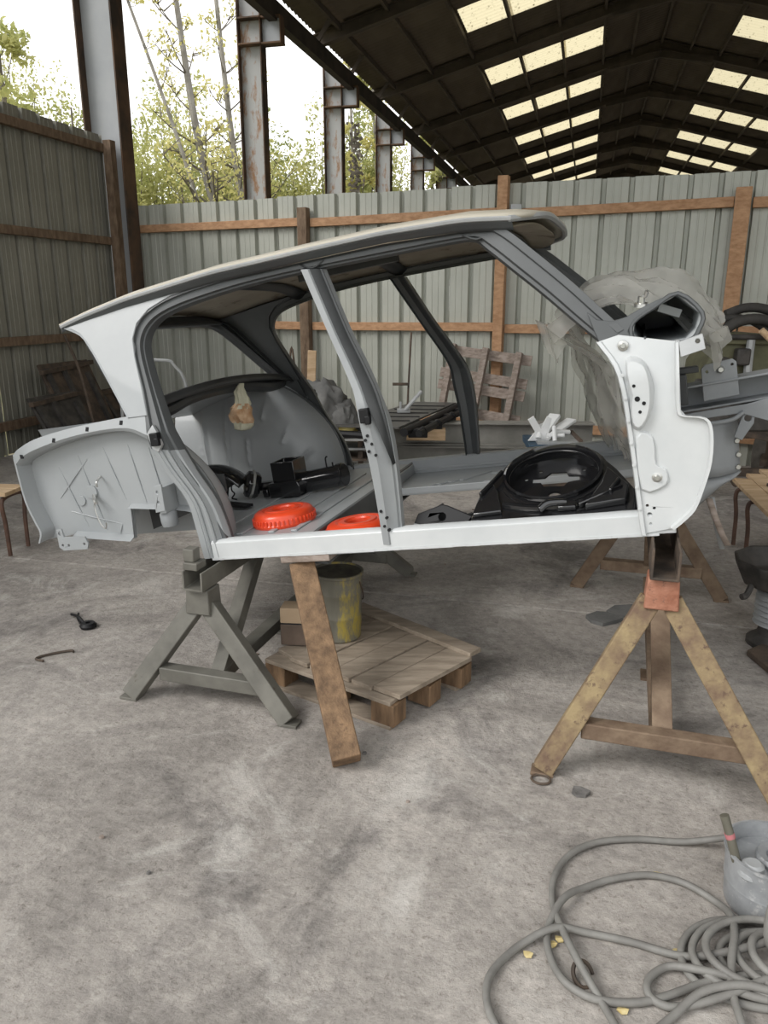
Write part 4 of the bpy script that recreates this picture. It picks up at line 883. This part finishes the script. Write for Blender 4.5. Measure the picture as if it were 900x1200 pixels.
t = thing('cloth_heap', 'crumpled grey cloth thrown over the rack of metal sheets', 'cloth', (-.48, 6.5, .44))
heap('cloth', (-.52, 6.5, .50), (.25, .2, .36), 3.3, .42, M['tarp'], t)
heap('fold', (-.36, 6.44, .50), (.16, .12, .20), 8.1, .42, M['tarp'], t)
t = thing('tape_roll', 'yellow roll of tape in front of the grey cloth heap', 'tape', (-.33, 6.35, .448))
MB().lathe([(.04, 0), (.075, 0), (.075, .04), (.04, .04)], (-.31, 6.36, .448), 20, closed=True).build('roll', M['yellow'], t)
MB().box((-.34, 6.36, .443), (.24, .14, .008)).build('wrapper', M['yellow'], t)
o = MB().box((-.75, 7.9, .5), (.085, .05, 1.0), Matrix.Rotation(radians(3), 3, 'Y')).build('timber_offcut', M['pine'], None, bevel=.003); tag(o, 'short pine offcut standing upright left of the grey cloth', 'timber')
t = thing('wire_hoop', 'thin dark metal hoop leaning behind the pine offcut', 'hoop', (-1.0, 8.1, 0)); 
MB().tube([(-1.02, 8.1, .0), (-1.0, 8.12, .6), (-.96, 8.14, 1.02), (-.92, 8.12, .6), (-.90, 8.1, .0)], .012, 6).build('hoop', M['rust_dark'], t)
# grey pallet leaning on the partition
PL = fence(4.40, .44, .02)
t = thing('leaning_pallet', 'old grey wooden pallet standing on its side against the partition', 'pallet', PL)
ux = (Matrix.Rotation(radians(-6), 3, FN) @ FD); uz = (Vec((0, 0, 1)) * .97 - FN * .22).normalized(); uz = (Matrix.Rotation(radians(-6), 3, FN) @ uz)
for i, h in enumerate((.10, .36, .60, .72, .95)):
    if h == .10 or 1:
        a = PL - ux * .46 + uz * (h + .02); bb = PL + ux * .44 + uz * (h + .02)
        MB().bar(a, bb, .02, .10, uz).build('board', M['grey_wood'], t, bevel=.002)
for x in (-.36, -.02, .32):
    MB().bar(PL + ux * x + FN * .05, PL + ux * x + uz * 1.04 + FN * .05, .06, .08, FN).build('stringer', M['grey_wood'], t, bevel=.003)
    
# box of painted parts
t = thing('parts_crate', 'low blue sided crate full of white painted metal parts', 'crate', (1.40, 6.20, 0))
R_ = Matrix.Rotation(radians(-4), 3, 'Z'); cc = Vec((1.38, 6.22, 0))
MB().box(cc + Vec((0, 0, .17)), (.36, .46, .34), R_).build('stand', M['rust_dark'], t)
MB().box(cc + Vec((-.02, -.02, .365)), (.40, .50, .05), R_).build('tray', M['blue'], t, bevel=.004)
MB().box(cc + Vec((.19, 0, .385)), (.03, .48, .09), R_).build('tray_side', M['cardboard'], t, bevel=.004)
t = thing('painted_brackets', 'white painted brackets and tubes piled on the blue crate', 'metal parts', cc + Vec((0, 0, .39)))
b = MB(); b.bar(cc + Vec((-.05, .1, .45)), cc + Vec((.06, .22, .56)), .10, .03); b.build('flat_arm', M['white_part'], t, bevel=.004)
b = MB(); b.bar(cc + Vec((.05, .1, .45)), cc + Vec((.2, .22, .52)), .10, .025); b.build('flat_arm', M['white_part'], t, bevel=.004)
b = MB(); b.tube([cc + Vec((-.14, -.12, .42)), cc + Vec((-.12, -.06, .50)), cc + Vec((-.05, 0, .50))], .025, 10); b.build('bent_tube', M['white_part'], t)
b = MB(); b.tube([cc + Vec((-.08, -.15, .42)), cc + Vec((.0, -.1, .47)), cc + Vec((.12, -.05, .46))], .02, 10); b.build('bent_tube', M['white_part'], t)
b = MB(); b.tube([cc + Vec((-.02, -.18, .41)), cc + Vec((-.02, -.12, .52))], .018, 10); b.tube([cc + Vec((-.08, -.14, .45)), cc + Vec((.06, -.14, .45))], .018, 10); b.build('cross_joint', M['white_part'], t)
b = MB(); b.prism([(-.30, .40), (-.12, .40), (-.12, .46), (-.10, .58), (-.14, .60), (-.19, .50), (-.26, .60), (-.31, .57), (-.24, .47)], lambda a, c, q: cc + Vec((a * .9 + .05, q - .1, c)), -.012, .012); b.build('forked_plate', M['white_part'], t, bevel=.003)
b = MB(); b.box(cc + Vec((.02, -.02, .40)), (.34, .42, .02), R_); b.build('sheet_scrap', M['galv'], t)

# engine unit on a trolley with a cooling ring and hoses
t = thing('engine_unit', 'old engine with olive housing and black fan ring on a wheeled frame', 'engine', (2.7, 5.9, 0))
E = Vec((2.62, 5.85, 1.0))
MB().prism([(-.30, -.22), (.22, -.22), (.24, .18), (.10, .26), (-.16, .26), (-.28, .05)], lambda a, c, q: E + Vec((a, q, c)), -.2, .22).build('housing', M['olive'], t, bevel=.02)
MB().box(E + Vec((-.03, -.01, .21)), (.46, .45, .05)).build('top_cover', M['olive'], t, bevel=.01)
MB().tube([E + Vec((.0, -.24, .22)), E + Vec((.0, -.245, 0)), E + Vec((.02, -.24, -.2))], .03, 8).build('coolant_pipe', M['galv'], t)
MB().tube([E + Vec((.08 + .33 * cos(a), -.08, .03 + .33 * sin(a))) for a in [radians(-75 + 21 * i) for i in range(11)]], .04, 10, 3).build('fan_ring', M['rubber'], t)
MB().tube([E + Vec((.10 + .38 * cos(a), .02, .06 + .38 * sin(a))) for a in [radians(-60 + 20 * i) for i in range(10)]], .035, 10, 3).build('hose', M['rubber'], t)
MB().tube([E + Vec((-.28, .0, .30)), E + Vec((-.1, -.02, .36)), E + Vec((.1, -.02, .34)), E + Vec((.28, -.1, .18)), E + Vec((.36, -.16, -.05)), E + Vec((.28, -.2, -.30))], .028, 10, 4).build('hose', M['rubber'], t)
MB().tube([E + Vec((-.28, -.25, -.03)), E + Vec((.05, -.27, -.09)), E + Vec((.34, -.25, -.05))], .006, 6).build('cable', M['rubber'], t)
b = MB(); b.box(E + Vec((-.2, -.22, -.12)), (.30, .1, .12)); b.box(E + Vec((.22, -.22, -.1)), (.2, .08, .05)); b.box(E + Vec((-.26, -.2, -.3)), (.3, .2, .2)); b.box(E + Vec((.1, -.1, -.34)), (.5, .3, .2)); b.box(E + Vec((-.05, -.24, .10)), (.10, .08, .12)); b.cyl(E + Vec((-.18, -.22, .05)), E + Vec((-.18, -.30, .05)), .05, 14); b.bar(E + Vec((-.3, -.25, .24)), E + Vec((.22, -.25, .24)), .03, .04); b.build('exhaust_block', M['iron'], t, bevel=.015)
b = MB()
for x in (-.38, .50):
    for y in (-.2, .25): b.box(E + Vec((x, y, -.55)), (.06, .06, .70))
b.box(E + Vec((.06, -.2, -.46)), (.9, .07, .07)); b.box(E + Vec((.06, .25, -.46)), (.9, .07, .07)); b.box(E + Vec((.06, 0, -.80)), (.9, .06, .06))
b.bar(E + Vec((-.36, -.22, -.35)), E + Vec((.02, -.25, -.85)), .05, .03); b.bar(E + Vec((.0, -.22, -.45)), E + Vec((.48, -.24, -.55)), .04, .04); b.build('trolley_frame', M['rust_dark'], t, bevel=.005)
MB().bar(E + Vec((.45, .25, -.78)), Vec((3.30, 6.52, .224)), .05, .05).build('axle', M['rust_dark'], t)
MB().box(E + Vec((.46, .12, -.30)), (.36, .30, .36), Matrix.Rotation(radians(-15), 3, 'Z')).build('dark_backing_block', M['iron'], t, bevel=.015)  # plain dark block added to make the background behind the engine dark
for x, y in ((.68, .70), (-.36, .3)):
    wc = E + Vec((x, y, -.776))
    wh = MB().lathe([(.12, -.04), (.19, -.06), (.215, -.035), (.222, 0), (.215, .035), (.19, .06), (.12, .04)], wc, 28, (.75, -.62, 0), closed=True).build('wheel', M['tyre'], t)
    MB().lathe([(0, -.03), (.03, -.04), (.04, -.02), (.12, -.035), (.12, .035), (.04, .02), (0, .03)], wc, 20, (.75, -.62, 0)).build('hub', M['rust_dark'], wh)
MB().tube([E + Vec((.66 + .27 * cos(a), .60, -.76 + .27 * sin(a))) for a in [radians(40 + 18 * i) for i in range(6)]], .025, 8, 3).build('mudguard', M['galv'], t)
t = thing('brush', 'round brush with pale wooden handle and pink band on the engine', 'brush', E + Vec((-.04, -.36, .25)))
p0 = E + Vec((.02, -.33, .29)); p1 = E + Vec((.21, -.36, .12)); dd = (p1 - p0)
MB().tube([p0, p0 + dd * .42], .024, 12).build('wooden_handle', M['pine'], t)
MB().tube([p0 + dd * .42, p0 + dd * .62], .021, 12).build('ferrule', M['white_part'], t)
MB().tube([p0 + dd * .62, p0 + dd * .95], .02, 12).build('band', M['pink'], t)

# benches
def bench(name, label, o, ax, sd_, n, L_, z, offs, legs):
    t = thing(name, label, 'bench', (o.x, o.y, 0)); ax = Vec(ax).normalized(); sd_ = Vec(sd_).normalized()
    for k_ in range(n):
        a = o + sd_ * (.115 * k_ + .055) + ax * (-offs * k_) + Vec((0, 0, z - .012))
        MB().bar(a, a + ax * L_, .108, .024).build('slat', M['pine'], t, bevel=.003)
    W_ = .115 * n
    for l in legs:
        a = o + ax * l; q = lambda s_, z_: a + sd_ * s_ + Vec((0, 0, z_))
        MB().tube([q(.02, .012), q(.015, z * .5), q(.0, z - .07), q(.05, z - .038), q(W_ - .05, z - .038), q(W_ - .0, z - .07), q(W_ - .015, z * .5), q(W_ - .02, .012)], .013, 8, 4).build('tube_leg', M['bench_tube'], t)
    return t
bench('slatted_bench', 'low bench with varnished pine slats and bent tube legs beside the engine', Vec((2.205, 4.74, 0)), (-.21, -.98, 0), (.98, -.21, 0), 3, 1.5, .41, .16, (.14, .45, 1.3))
t = thing('wing_nut', 'small rusty clamp standing on the slatted bench', 'clamp', (2.33, 4.35, .41))
b = MB(); b.cyl((2.335, 4.50, .41), (2.335, 4.50, .45), .012, 10); b.box((2.335, 4.50, .42), (.05, .03, .02)); b.box((2.35, 4.50, .445), (.02, .015, .03)); b.build('clamp', M['rust_dark'], t, bevel=.003)
bench('plank_bench', 'low plank bench with dark tube legs beside the tail of the car', Vec((-2.22, 4.36, 0)), (-.99, .12, 0), (.12, .99, 0), 2, 1.4, .405, 0, (.03, 1.2))
o = MB().tube([(-2.50, 4.42, .425), (-2.42, 4.38, .44), (-2.36, 4.36, .418)], .014, 8).build('wood_scrap', M['prop_wood'], None); tag(o, 'small brown scrap of wood on the plank bench', 'wood')
t = thing('strap', 'pale webbing strap hanging down under the front panel', 'strap', cw(1.08, .45, -.05))
s0 = cw(1.085, .47, -.045)
MB().add([s0 + Vec((x, 0, z)) + Vec((.03 * k_, 0, 0)) for k_, z in enumerate((0.02, -.05, -.11, -.16)) for x in (-.012, .012)], [(0, 1, 3, 2), (2, 3, 5, 4), (4, 5, 7, 6)])  .build('webbing', M['grey_wood'], t, solid=.004)
MB().add([s0 + Vec((x, .02, z)) + Vec((.03 * k_ + .02, 0, 0)) for k_, z in enumerate((0.02, -.10, -.18)) for x in (-.009, .009)], [(0, 1, 3, 2), (2, 3, 5, 4)]).build('webbing', M['galv'], t, solid=.004)

# black dished casting on a ribbed bellows (right edge)
t = thing('cast_dish', 'black dished iron casting with a lever on a ribbed bellows at the right edge', 'iron part', (1.76, 3.18, 0))
c = (1.76, 3.18, 0)
MB().lathe([(.10, .27), (.17, .29), (.205, .36), (.215, .40), (.20, .405), (.185, .37), (.15, .32), (.05, .30), (0, .30)], c, 10).build('dish', M['iron'], t, bevel=.006)
MB().lathe([(0, .26)] + [(.085 + (.018 if i % 2 else 0), .26 - i * .012) for i in range(15)] + [(0, .08)], c, 28).build('bellows', M['galv'], t)
MB().lathe([(0, 0), (.12, 0), (.12, .02), (.08, .05), (.07, .09), (0, .09)], c, 20).build('base', M['iron'], t)
MB().tube([(1.58, 3.10, .31), (1.55, 3.07, .28), (1.525, 3.06, .275)], .014, 8).build('lever', M['iron'], t)
o = MB().prism([(-.12, -.16), (.10, -.14), (.13, .12), (-.02, .18), (-.14, .1)], lambda a, c, q: Vec((1.72 + a, 2.96 + c, q)), .002, .03).build('iron_plate', M['rust_dark'], None, bevel=.004); tag(o, 'flat dark iron plate on the floor in front of the black casting', 'iron plate')

# leaning scrap at the left wall
for i, (l, d0, ln, h, mm, lab) in enumerate(((1.35, .62, .75, .95, 'rust_dark', 'dark rusty metal panel leaning on the side wall, tallest of the scrap'), (2.0, .95, .65, .72, 'iron', 'black sheet of scrap metal leaning in front of the tall rusty panel'), (.75, .55, .5, .62, 'rust_dark', 'short dark panel leaning on the wall beside the tall rusty panel'))):
    p = lwall(l, d0, 0); t = thing('scrap_metal', lab, 'scrap metal', p, group='scrap panels by the side wall')
    tp = (-LN * .42 + Vec((0, 0, h))).normalized()
    MB().bar(p - LD * ln / 2 + tp * h / 2, p + LD * ln / 2 + tp * h / 2, .03, h, tp).build('sheet', M[mm], t, bevel=.004)
    for q in (-.35, .1, .42): MB().bar(p + LD * ln * q + LN * .03, p + LD * ln * q + tp * h * (.9 + .12 * q) + LN * .03, .05, .04, LN).build('rib', M['iron'], t)
    MB().bar(p - LD * ln * .55 + tp * h * .97 + LN * .03, p + LD * ln * .55 + tp * h * .92 + LN * .04, .05, .04).build('top_bar', M['rust_dark'], t)
o = MB(); p = lwall(1.05, 1.0, 0)
o.grid(lambda a, s: p + LD * (.5 * s - .1) + LN * (.02 + .22 * a) + Vec((0, 0, .50 - .16 * a - .25 * a * a)), 8, 4); o = o.build('curved_panel', M['chassis'], None, solid=.01); tag(o, 'curved grey car panel among the dark scrap by the side wall', 'car part')
t = thing('scrap_support', 'dark crate of scrap under the curved grey panel', 'crate', p)
MB().box(p + LN * .05 + LD * .15 + Vec((0, 0, .2)), (.3, .45, .40), Matrix.Rotation(-AL, 3, 'Z')).build('crate', M['iron'], t, bevel=.02)
t = thing('metal_rod', 'thin dark rod leaning across the scrap panels', 'rod', lwall(2.0, 1.15, 0)); MB().tube([lwall(2.0, 1.1, 0.02), lwall(1.75, .75, .8), lwall(1.6, .5, 1.15)], .014, 8).build('rod', M['rust_dark'], t)
t = thing('grab_rail', 'pale bent tube standing between the car tail and the side wall', 'tube', (-2.0, 6.6, 0))
MB().tube([(-2.25, 6.6, 0), (-2.25, 6.6, .95), (-2.2, 6.6, 1.0), (-1.86, 6.6, 1.0), (-1.78, 6.6, .96), (-1.68, 6.6, .75), (-1.66, 6.6, 0)], .014, 8, 4).build('tube', M['galv'], t)

# ------------------------------------------------------------------ foreground hose, pail, floor litter
hose = [[(.958, 1.824, .05), (.849, 1.852, .014), (.72, 1.866, .012), (.606, 1.852, .012), (.517, 1.803, .012), (.456, 1.718, .012), (.431, 1.622, .012), (.433, 1.513, .03), (.45, 1.416, .03), (.478, 1.338, .012), (.492, 1.277, .012), (.515, 1.15, .012)],
        [(.874, 1.382, .03), (.832, 1.393, .028), (.73, 1.382, .02), (.602, 1.345, .012), (.524, 1.336, .012), (.453, 1.349, .014), (.406, 1.393, .014), (.39, 1.463, .012), (.401, 1.539, .014), (.458, 1.622, .030), (.538, 1.681, .014), (.619, 1.712, .012), (.71, 1.724, .012), (.791, 1.696, .012), (.845, 1.636, .012), (.858, 1.566, .03), (.831, 1.488, .05), (.793, 1.416, .05), (.765, 1.338, .03), (.752, 1.2, .012)],
        [(.96, 1.478, .06), (.89, 1.462, .05), (.797, 1.449, .035), (.701, 1.458, .014), (.594, 1.501, .012), (.498, 1.526, .014), (.415, 1.526, .03), (.327, 1.493, .012), (.256, 1.427, .012), (.229, 1.371, .012), (.23, 1.307, .012), (.259, 1.24, .012), (.32, 1.15, .012)],
        [(.96, 1.39, .04), (.869, 1.371, .045), (.729, 1.332, .03), (.632, 1.323, .014), (.589, 1.349, .014), (.599, 1.393, .014), (.65, 1.427, .014), (.696, 1.41, .03), (.783, 1.371, .04), (.848, 1.328, .03), (.93, 1.28, .012)],
        [(.56, 1.26, .012), (.62, 1.30, .014), (.70, 1.34, .04), (.80, 1.345, .05), (.90, 1.32, .03)]]
for i in range(6):
    cx_, cy_ = .86 + .012 * i, 1.445 - .006 * i; ra, rb = .165 - .017 * i, .125 - .011 * i
    hose.append([(cx_ + ra * cos(a) * (1 + .05 * sin(a * 2 + i)), cy_ + rb * sin(a), .012 + .013 * (i % 3) + .004 * i) for a in [2 * pi * k_ / 14 + .3 * i for k_ in range(15)]])
b = MB()
for h_ in hose: b.tube(h_, .0092, 10, 6)
o = b.build('hose', M['cable'], None); tag(o, 'long grey rubber hose looped and coiled on the concrete floor', 'hose')
t = thing('metal_pail', 'grey spattered metal pail holding a sprayer beside the coiled hose', 'pail', (.985, 1.64, 0))
c = (.985, 1.64, 0)
MB().lathe([(0, 0), (.100, 0), (.103, .008), (.107, .07), (.109, .072), (.108, .078), (.112, .15), (.117, .153), (.117, .160), (.110, .160), (.105, .078), (.099, .010), (0, .010)], c, 36).build('shell', M['pail'], t)
MB().lathe([(0, .125), (.06, .122), (.107, .115), (.107, .105), (0, .105)], c, 28).build('lid', M['pail'], t)
kn = MB().lathe([(0, .235), (.018, .236), (.026, .23), (.027, .218), (.034, .214), (.036, .205), (.03, .198), (0, .198)], (.915, 1.60, -.08), 18).build('cap', M['galv'], t)
MB().lathe([(.03, .23), (.05, .235), (.055, .225), (.05, .2), (.03, .2)], (1.0, 1.64, -.09), 18, closed=True).build('collar', M['pail'], t)
MB().tube([(.885, 1.625, .14), (.868, 1.635, .20), (.852, 1.65, .255)], .0115, 10).build('spout', M['bucket'], t)
MB().tube([(.868, 1.636, .20), (.864, 1.638, .212)], .0125, 10).build('spout_band', M['pink'], t)
MB().tube([(.95, 1.50, .155), (.91, 1.47, .16), (.89, 1.45, .12), (.893, 1.44, .07), (.92, 1.44, .045), (.97, 1.45, .06)], .015, 10).build('handle_loop', M['cable'], t)
def bit(name, lab, cat, x, y, r, mm, h=.006, grp=None, n=6):
    b = MB(); P = [(x + r * (.6 + .6 * random.random()) * cos(2 * pi * i / n), y + r * (.5 + .5 * random.random()) * sin(2 * pi * i / n)) for i in range(n)]
    b.prism(P, lambda a, c, q: Vec((a, c, q + (.5 * abs(a - x) if h < .004 else 0))), .001, .001 + h)
    tag(b.build(name, M[mm], None), lab, cat, grp)
for x, y, lab in ((.425, 1.515, 'dry yellow leaf under the crossing of the hose loops'), (.404, 1.50, 'dry yellow leaf just left of the hose crossing'), (.339, 1.470, 'small dry leaf inside the leftmost hose loop'), (.520, 1.322, 'dry leaf beside the hose near the bottom of the floor'), (.735, 1.733, 'tiny yellow leaf resting beside the upper hose loop'), (.70, 1.478, 'pinkish dry leaf between hose and coil'), (.437, 1.553, 'narrow dry leaf inside the inner hose loop')):
    bit('leaf', lab, 'leaf', x, y, .014, 'leaf_dry', .003, 'dry leaves among the hose')
t = thing('snap_ring', 'small dark metal clip lying inside the hose loop', 'clip', (.455, 1.40, 0))
MB().tube([(.455 + .022 * cos(a), 1.41 + .026 * sin(a), .012 + .012 * sin(a)) for a in [i * pi / 5 for i in range(9)]], .005, 6).build('clip', M['rust_dark'], t)
bit('concrete_chip', 'dark chip of concrete on the floor in front of the rusty trestle', 'stone', .615, 2.09, .03, 'stone', .012)
bit('oil_rag', 'crumpled grey rag under the front of the car near the trestle', 'rag', 1.06, 3.44, .085, 'tarp', .018, None, 7)
bit('metal_scrap', 'flat grey scrap of metal under the front of the car beside the rag', 'scrap metal', 1.20, 3.55, .10, 'tarp', .006)
for k_ in range(16):
    x, y = random.uniform(-1.6, 1.9), random.uniform(1.5, 5.6)
    bit('pebble', 'tiny grey pebble scattered on the concrete floor', 'pebble', x, y, random.uniform(.005, .010), 'stone' if k_ % 2 else 'grey_wood', .006, 'tiny pebbles scattered on the floor', 5)
t = thing('spring_clamp', 'small black clamp lying on the floor left of the olive trestle', 'clamp', (-1.43, 3.38, 0))
b = MB(); b.lathe([(.012, 0), (.036, .002), (.04, .014), (.03, .026), (.012, .026)], (-1.40, 3.36, 0), 14, closed=True); b.tube([(-1.42, 3.37, .012), (-1.47, 3.42, .03), (-1.53, 3.49, .012)], .007, 6); b.tube([(-1.43, 3.36, .012), (-1.48, 3.44, .012), (-1.50, 3.50, .012)], .006, 6); b.build('clamp', M['black_matt'], t)
t = thing('bent_rod', 'thin bent steel rod lying on the concrete at the left', 'rod', (-1.44, 3.05, 0))
MB().tube([(-1.46, 3.00, .006), (-1.50, 3.02, .006), (-1.48, 3.05, .006), (-1.43, 3.08, .006), (-1.38, 3.10, .006), (-1.365, 3.09, .006)], .0055, 6).build('rod', M['rust_dark'], t)

# ------------------------------------------------------------------ trees outside the open side
def leaf_cloud(b, c, r, n, size, rnd):
    for _ in range(n):
        d = Vec((rnd.gauss(0, 1), rnd.gauss(0, 1), rnd.gauss(0, 1))).normalized() * (rnd.random() ** .4)
        p = Vec(c) + Vec((d.x * r[0], d.y * r[1], d.z * r[2])); a = Vec((rnd.gauss(0, 1), rnd.gauss(0, 1), rnd.gauss(0, 1))).normalized(); o = a.orthogonal().normalized(); s_ = size * rnd.uniform(.6, 1.3)
        b.add([p - a * s_, p + o * s_ * .55, p + a * s_, p - o * s_ * .55], [(0, 1, 2, 3)])
def tree(label, base, top, r0, bark, leaf, seed, nl, size, twigs=26, spread=1.6, low=.3, lean=.25):
    rnd = random.Random(seed); base, top = Vec(base), Vec(top)
    t = thing('tree', label, 'tree', base)
    mid = base.lerp(top, .5) + Vec((rnd.uniform(-lean, lean), 0, 0))
    path = crom([base, base.lerp(top, .25) + Vec((rnd.uniform(-.1, .1), 0, 0)), mid, top], 6)
    tk = MB(); tk.tube(path, [r0, r0 * .25], 8, 1, smooth=False); tk.build('trunk', bark, t)
    br = MB(); lf = MB(); H_ = (top - base).length
    for i in range(twigs):
        f = low + (1 - low) * i / twigs; p = path[int(f * (len(path) - 1))]
        a = rnd.uniform(0, 6.28); L_ = spread * (1.15 - f * .7) * rnd.uniform(.6, 1.2)
        e = p + Vec((cos(a) * L_ * .75, sin(a) * L_ * .75, L_ * rnd.uniform(.35, .95))); m_ = p.lerp(e, .5) + Vec((0, 0, -.06 * L_))
        br.tube([p, m_, e], [r0 * .28 * (1.2 - f), r0 * .05], 5, 3)
        for _ in range(3):
            g = rnd.uniform(.4, 1); q = p.lerp(e, g); e2 = q + Vec((rnd.gauss(0, .35), rnd.gauss(0, .35), rnd.uniform(0, .6))) * L_ * .5
            br.tube([q, e2], [r0 * .10, r0 * .03], 4, smooth=False)
            leaf_cloud(lf, e2, (L_ * .22,) * 3, nl, size, rnd)
        leaf_cloud(lf, e, (L_ * .28,) * 3, nl, size, rnd)
    br.build('branches', M['twig'], t, kind='stuff'); lf.build('foliage', leaf, t, normals=False, kind='stuff')
def bush(label, c, r, leaf, seed, n, size):
    rnd = random.Random(seed); c = Vec(c); t = thing('bush', label, 'bush', (c.x, c.y, -.12))
    st = MB(); lf = MB()
    for i in range(22):
        a = rnd.uniform(0, 6.28); q = rnd.random() ** .5; e = c + Vec((cos(a) * r[0] * q * .9, sin(a) * r[1] * q * .9, r[2] * rnd.uniform(.4, 1.05) * (1.15 - .35 * q)))
        st.tube([(c.x + (e.x - c.x) * .35, c.y + (e.y - c.y) * .35, -.12), (c.x + (e.x - c.x) * .7, c.y + (e.y - c.y) * .7, e.z * .5), e], [.045, .01], 5, 3)
        for k_ in range(9):
            g = .30 + .70 * k_ / 8; p = Vec((c.x + (e.x - c.x) * (.35 + .65 * g), c.y + (e.y - c.y) * (.35 + .65 * g), e.z * g))
            leaf_cloud(lf, p + Vec((rnd.gauss(0, .25), rnd.gauss(0, .25), rnd.gauss(0, .2))), (r[0] * .20, r[1] * .2, r[2] * .11), n, size, rnd)
    st.build('stems', M['twig'], t, kind='stuff'); lf.build('foliage', leaf, t, normals=False, kind='stuff')
tree('tall pale barked birch with two forked trunks seen above the partition', (-3.3, 19.0, -.1), (-4.75, 19.2, 9.8), .17, M['bark'], M['leaf_yellow'], 1, 9, .055, 34, 1.7, .35)
tree('thin leaning grey stem forking left from the tall birch', (-3.45, 18.8, -.1), (-6.0, 18.8, 9.2), .09, M['bark'], M['leaf_yellow'], 2, 4, .05, 20, 1.2, .4)
tree('slender pale trunk just left of the second steel column', (-3.15, 21.0, -.1), (-4.2, 21.2, 10.6), .15, M['bark'], M['leaf_yellow'], 3, 10, .06, 34, 1.6, .35)
tree('leafy tree rising over the dark side wall', (-9.9, 23.0, -.1), (-10.3, 23, 8.4), .2, M['twig'], M['leaf_green'], 4, 34, .10, 28, 2.8, .3)
tree('bare twiggy tree between side wall and corner column', (-8.6, 22.5, -.1), (-8.3, 22.5, 6.4), .10, M['twig'], M['leaf_dark'], 5, 2, .07, 26, 1.6, .35)
tree('yellow leaved young tree between the second and third columns', (-1.1, 24.0, -.1), (-1.0, 24.2, 9.0), .10, M['bark'], M['leaf_yellow'], 6, 16, .085, 26, 1.5, .3)
tree('thin twiggy tree behind the third column', (.1, 27.0, -.1), (-.4, 27, 9.5), .11, M['bark'], M['leaf_green'], 7, 16, .09, 24, 1.5, .3)
tree('small tree glimpsed between the farther columns', (2.0, 30.0, -.1), (1.8, 30, 9.0), .12, M['twig'], M['leaf_green'], 8, 24, .11, 24, 1.8, .3)
for i, (x, y, rx, h_, lf_, lab) in enumerate(((-7.2, 21.5, 1.7, 5.6, 'leaf_green', 'yellow green bush beside the corner column'), (-5.4, 23.0, 1.7, 5.9, 'leaf_green', 'tall bush behind the forked birch'), (-3.6, 24.0, 1.5, 5.4, 'leaf_dark', 'olive bush behind the second column'),
        (-1.8, 23.5, 1.5, 5.5, 'leaf_green', 'yellow green bush right of the second column'), (-.8, 26.5, 1.5, 6.2, 'leaf_dark', 'olive bush behind the third column'), (-.1, 31.5, 1.6, 6.5, 'leaf_green', 'bush between the fourth and fifth columns'),
        (-9.6, 25.5, 2.0, 6.0, 'leaf_dark', 'broad olive bush left of the corner column'), (-6.3, 27.5, 2.6, 6.9, 'leaf_dark', 'wide dark bush at the back of the birch group'), (-1.6, 30, 3.0, 7.2, 'leaf_green', 'wide pale bush far behind the columns'), (-12.0, 26.5, 2.2, 8.0, 'leaf_green', 'large bush at the far left above the side wall'))):
    bush(lab, (x, y, 0), (rx * 1.1, rx * .9, h_ * 1.12), M[lf_], 20 + i, 80, .065)
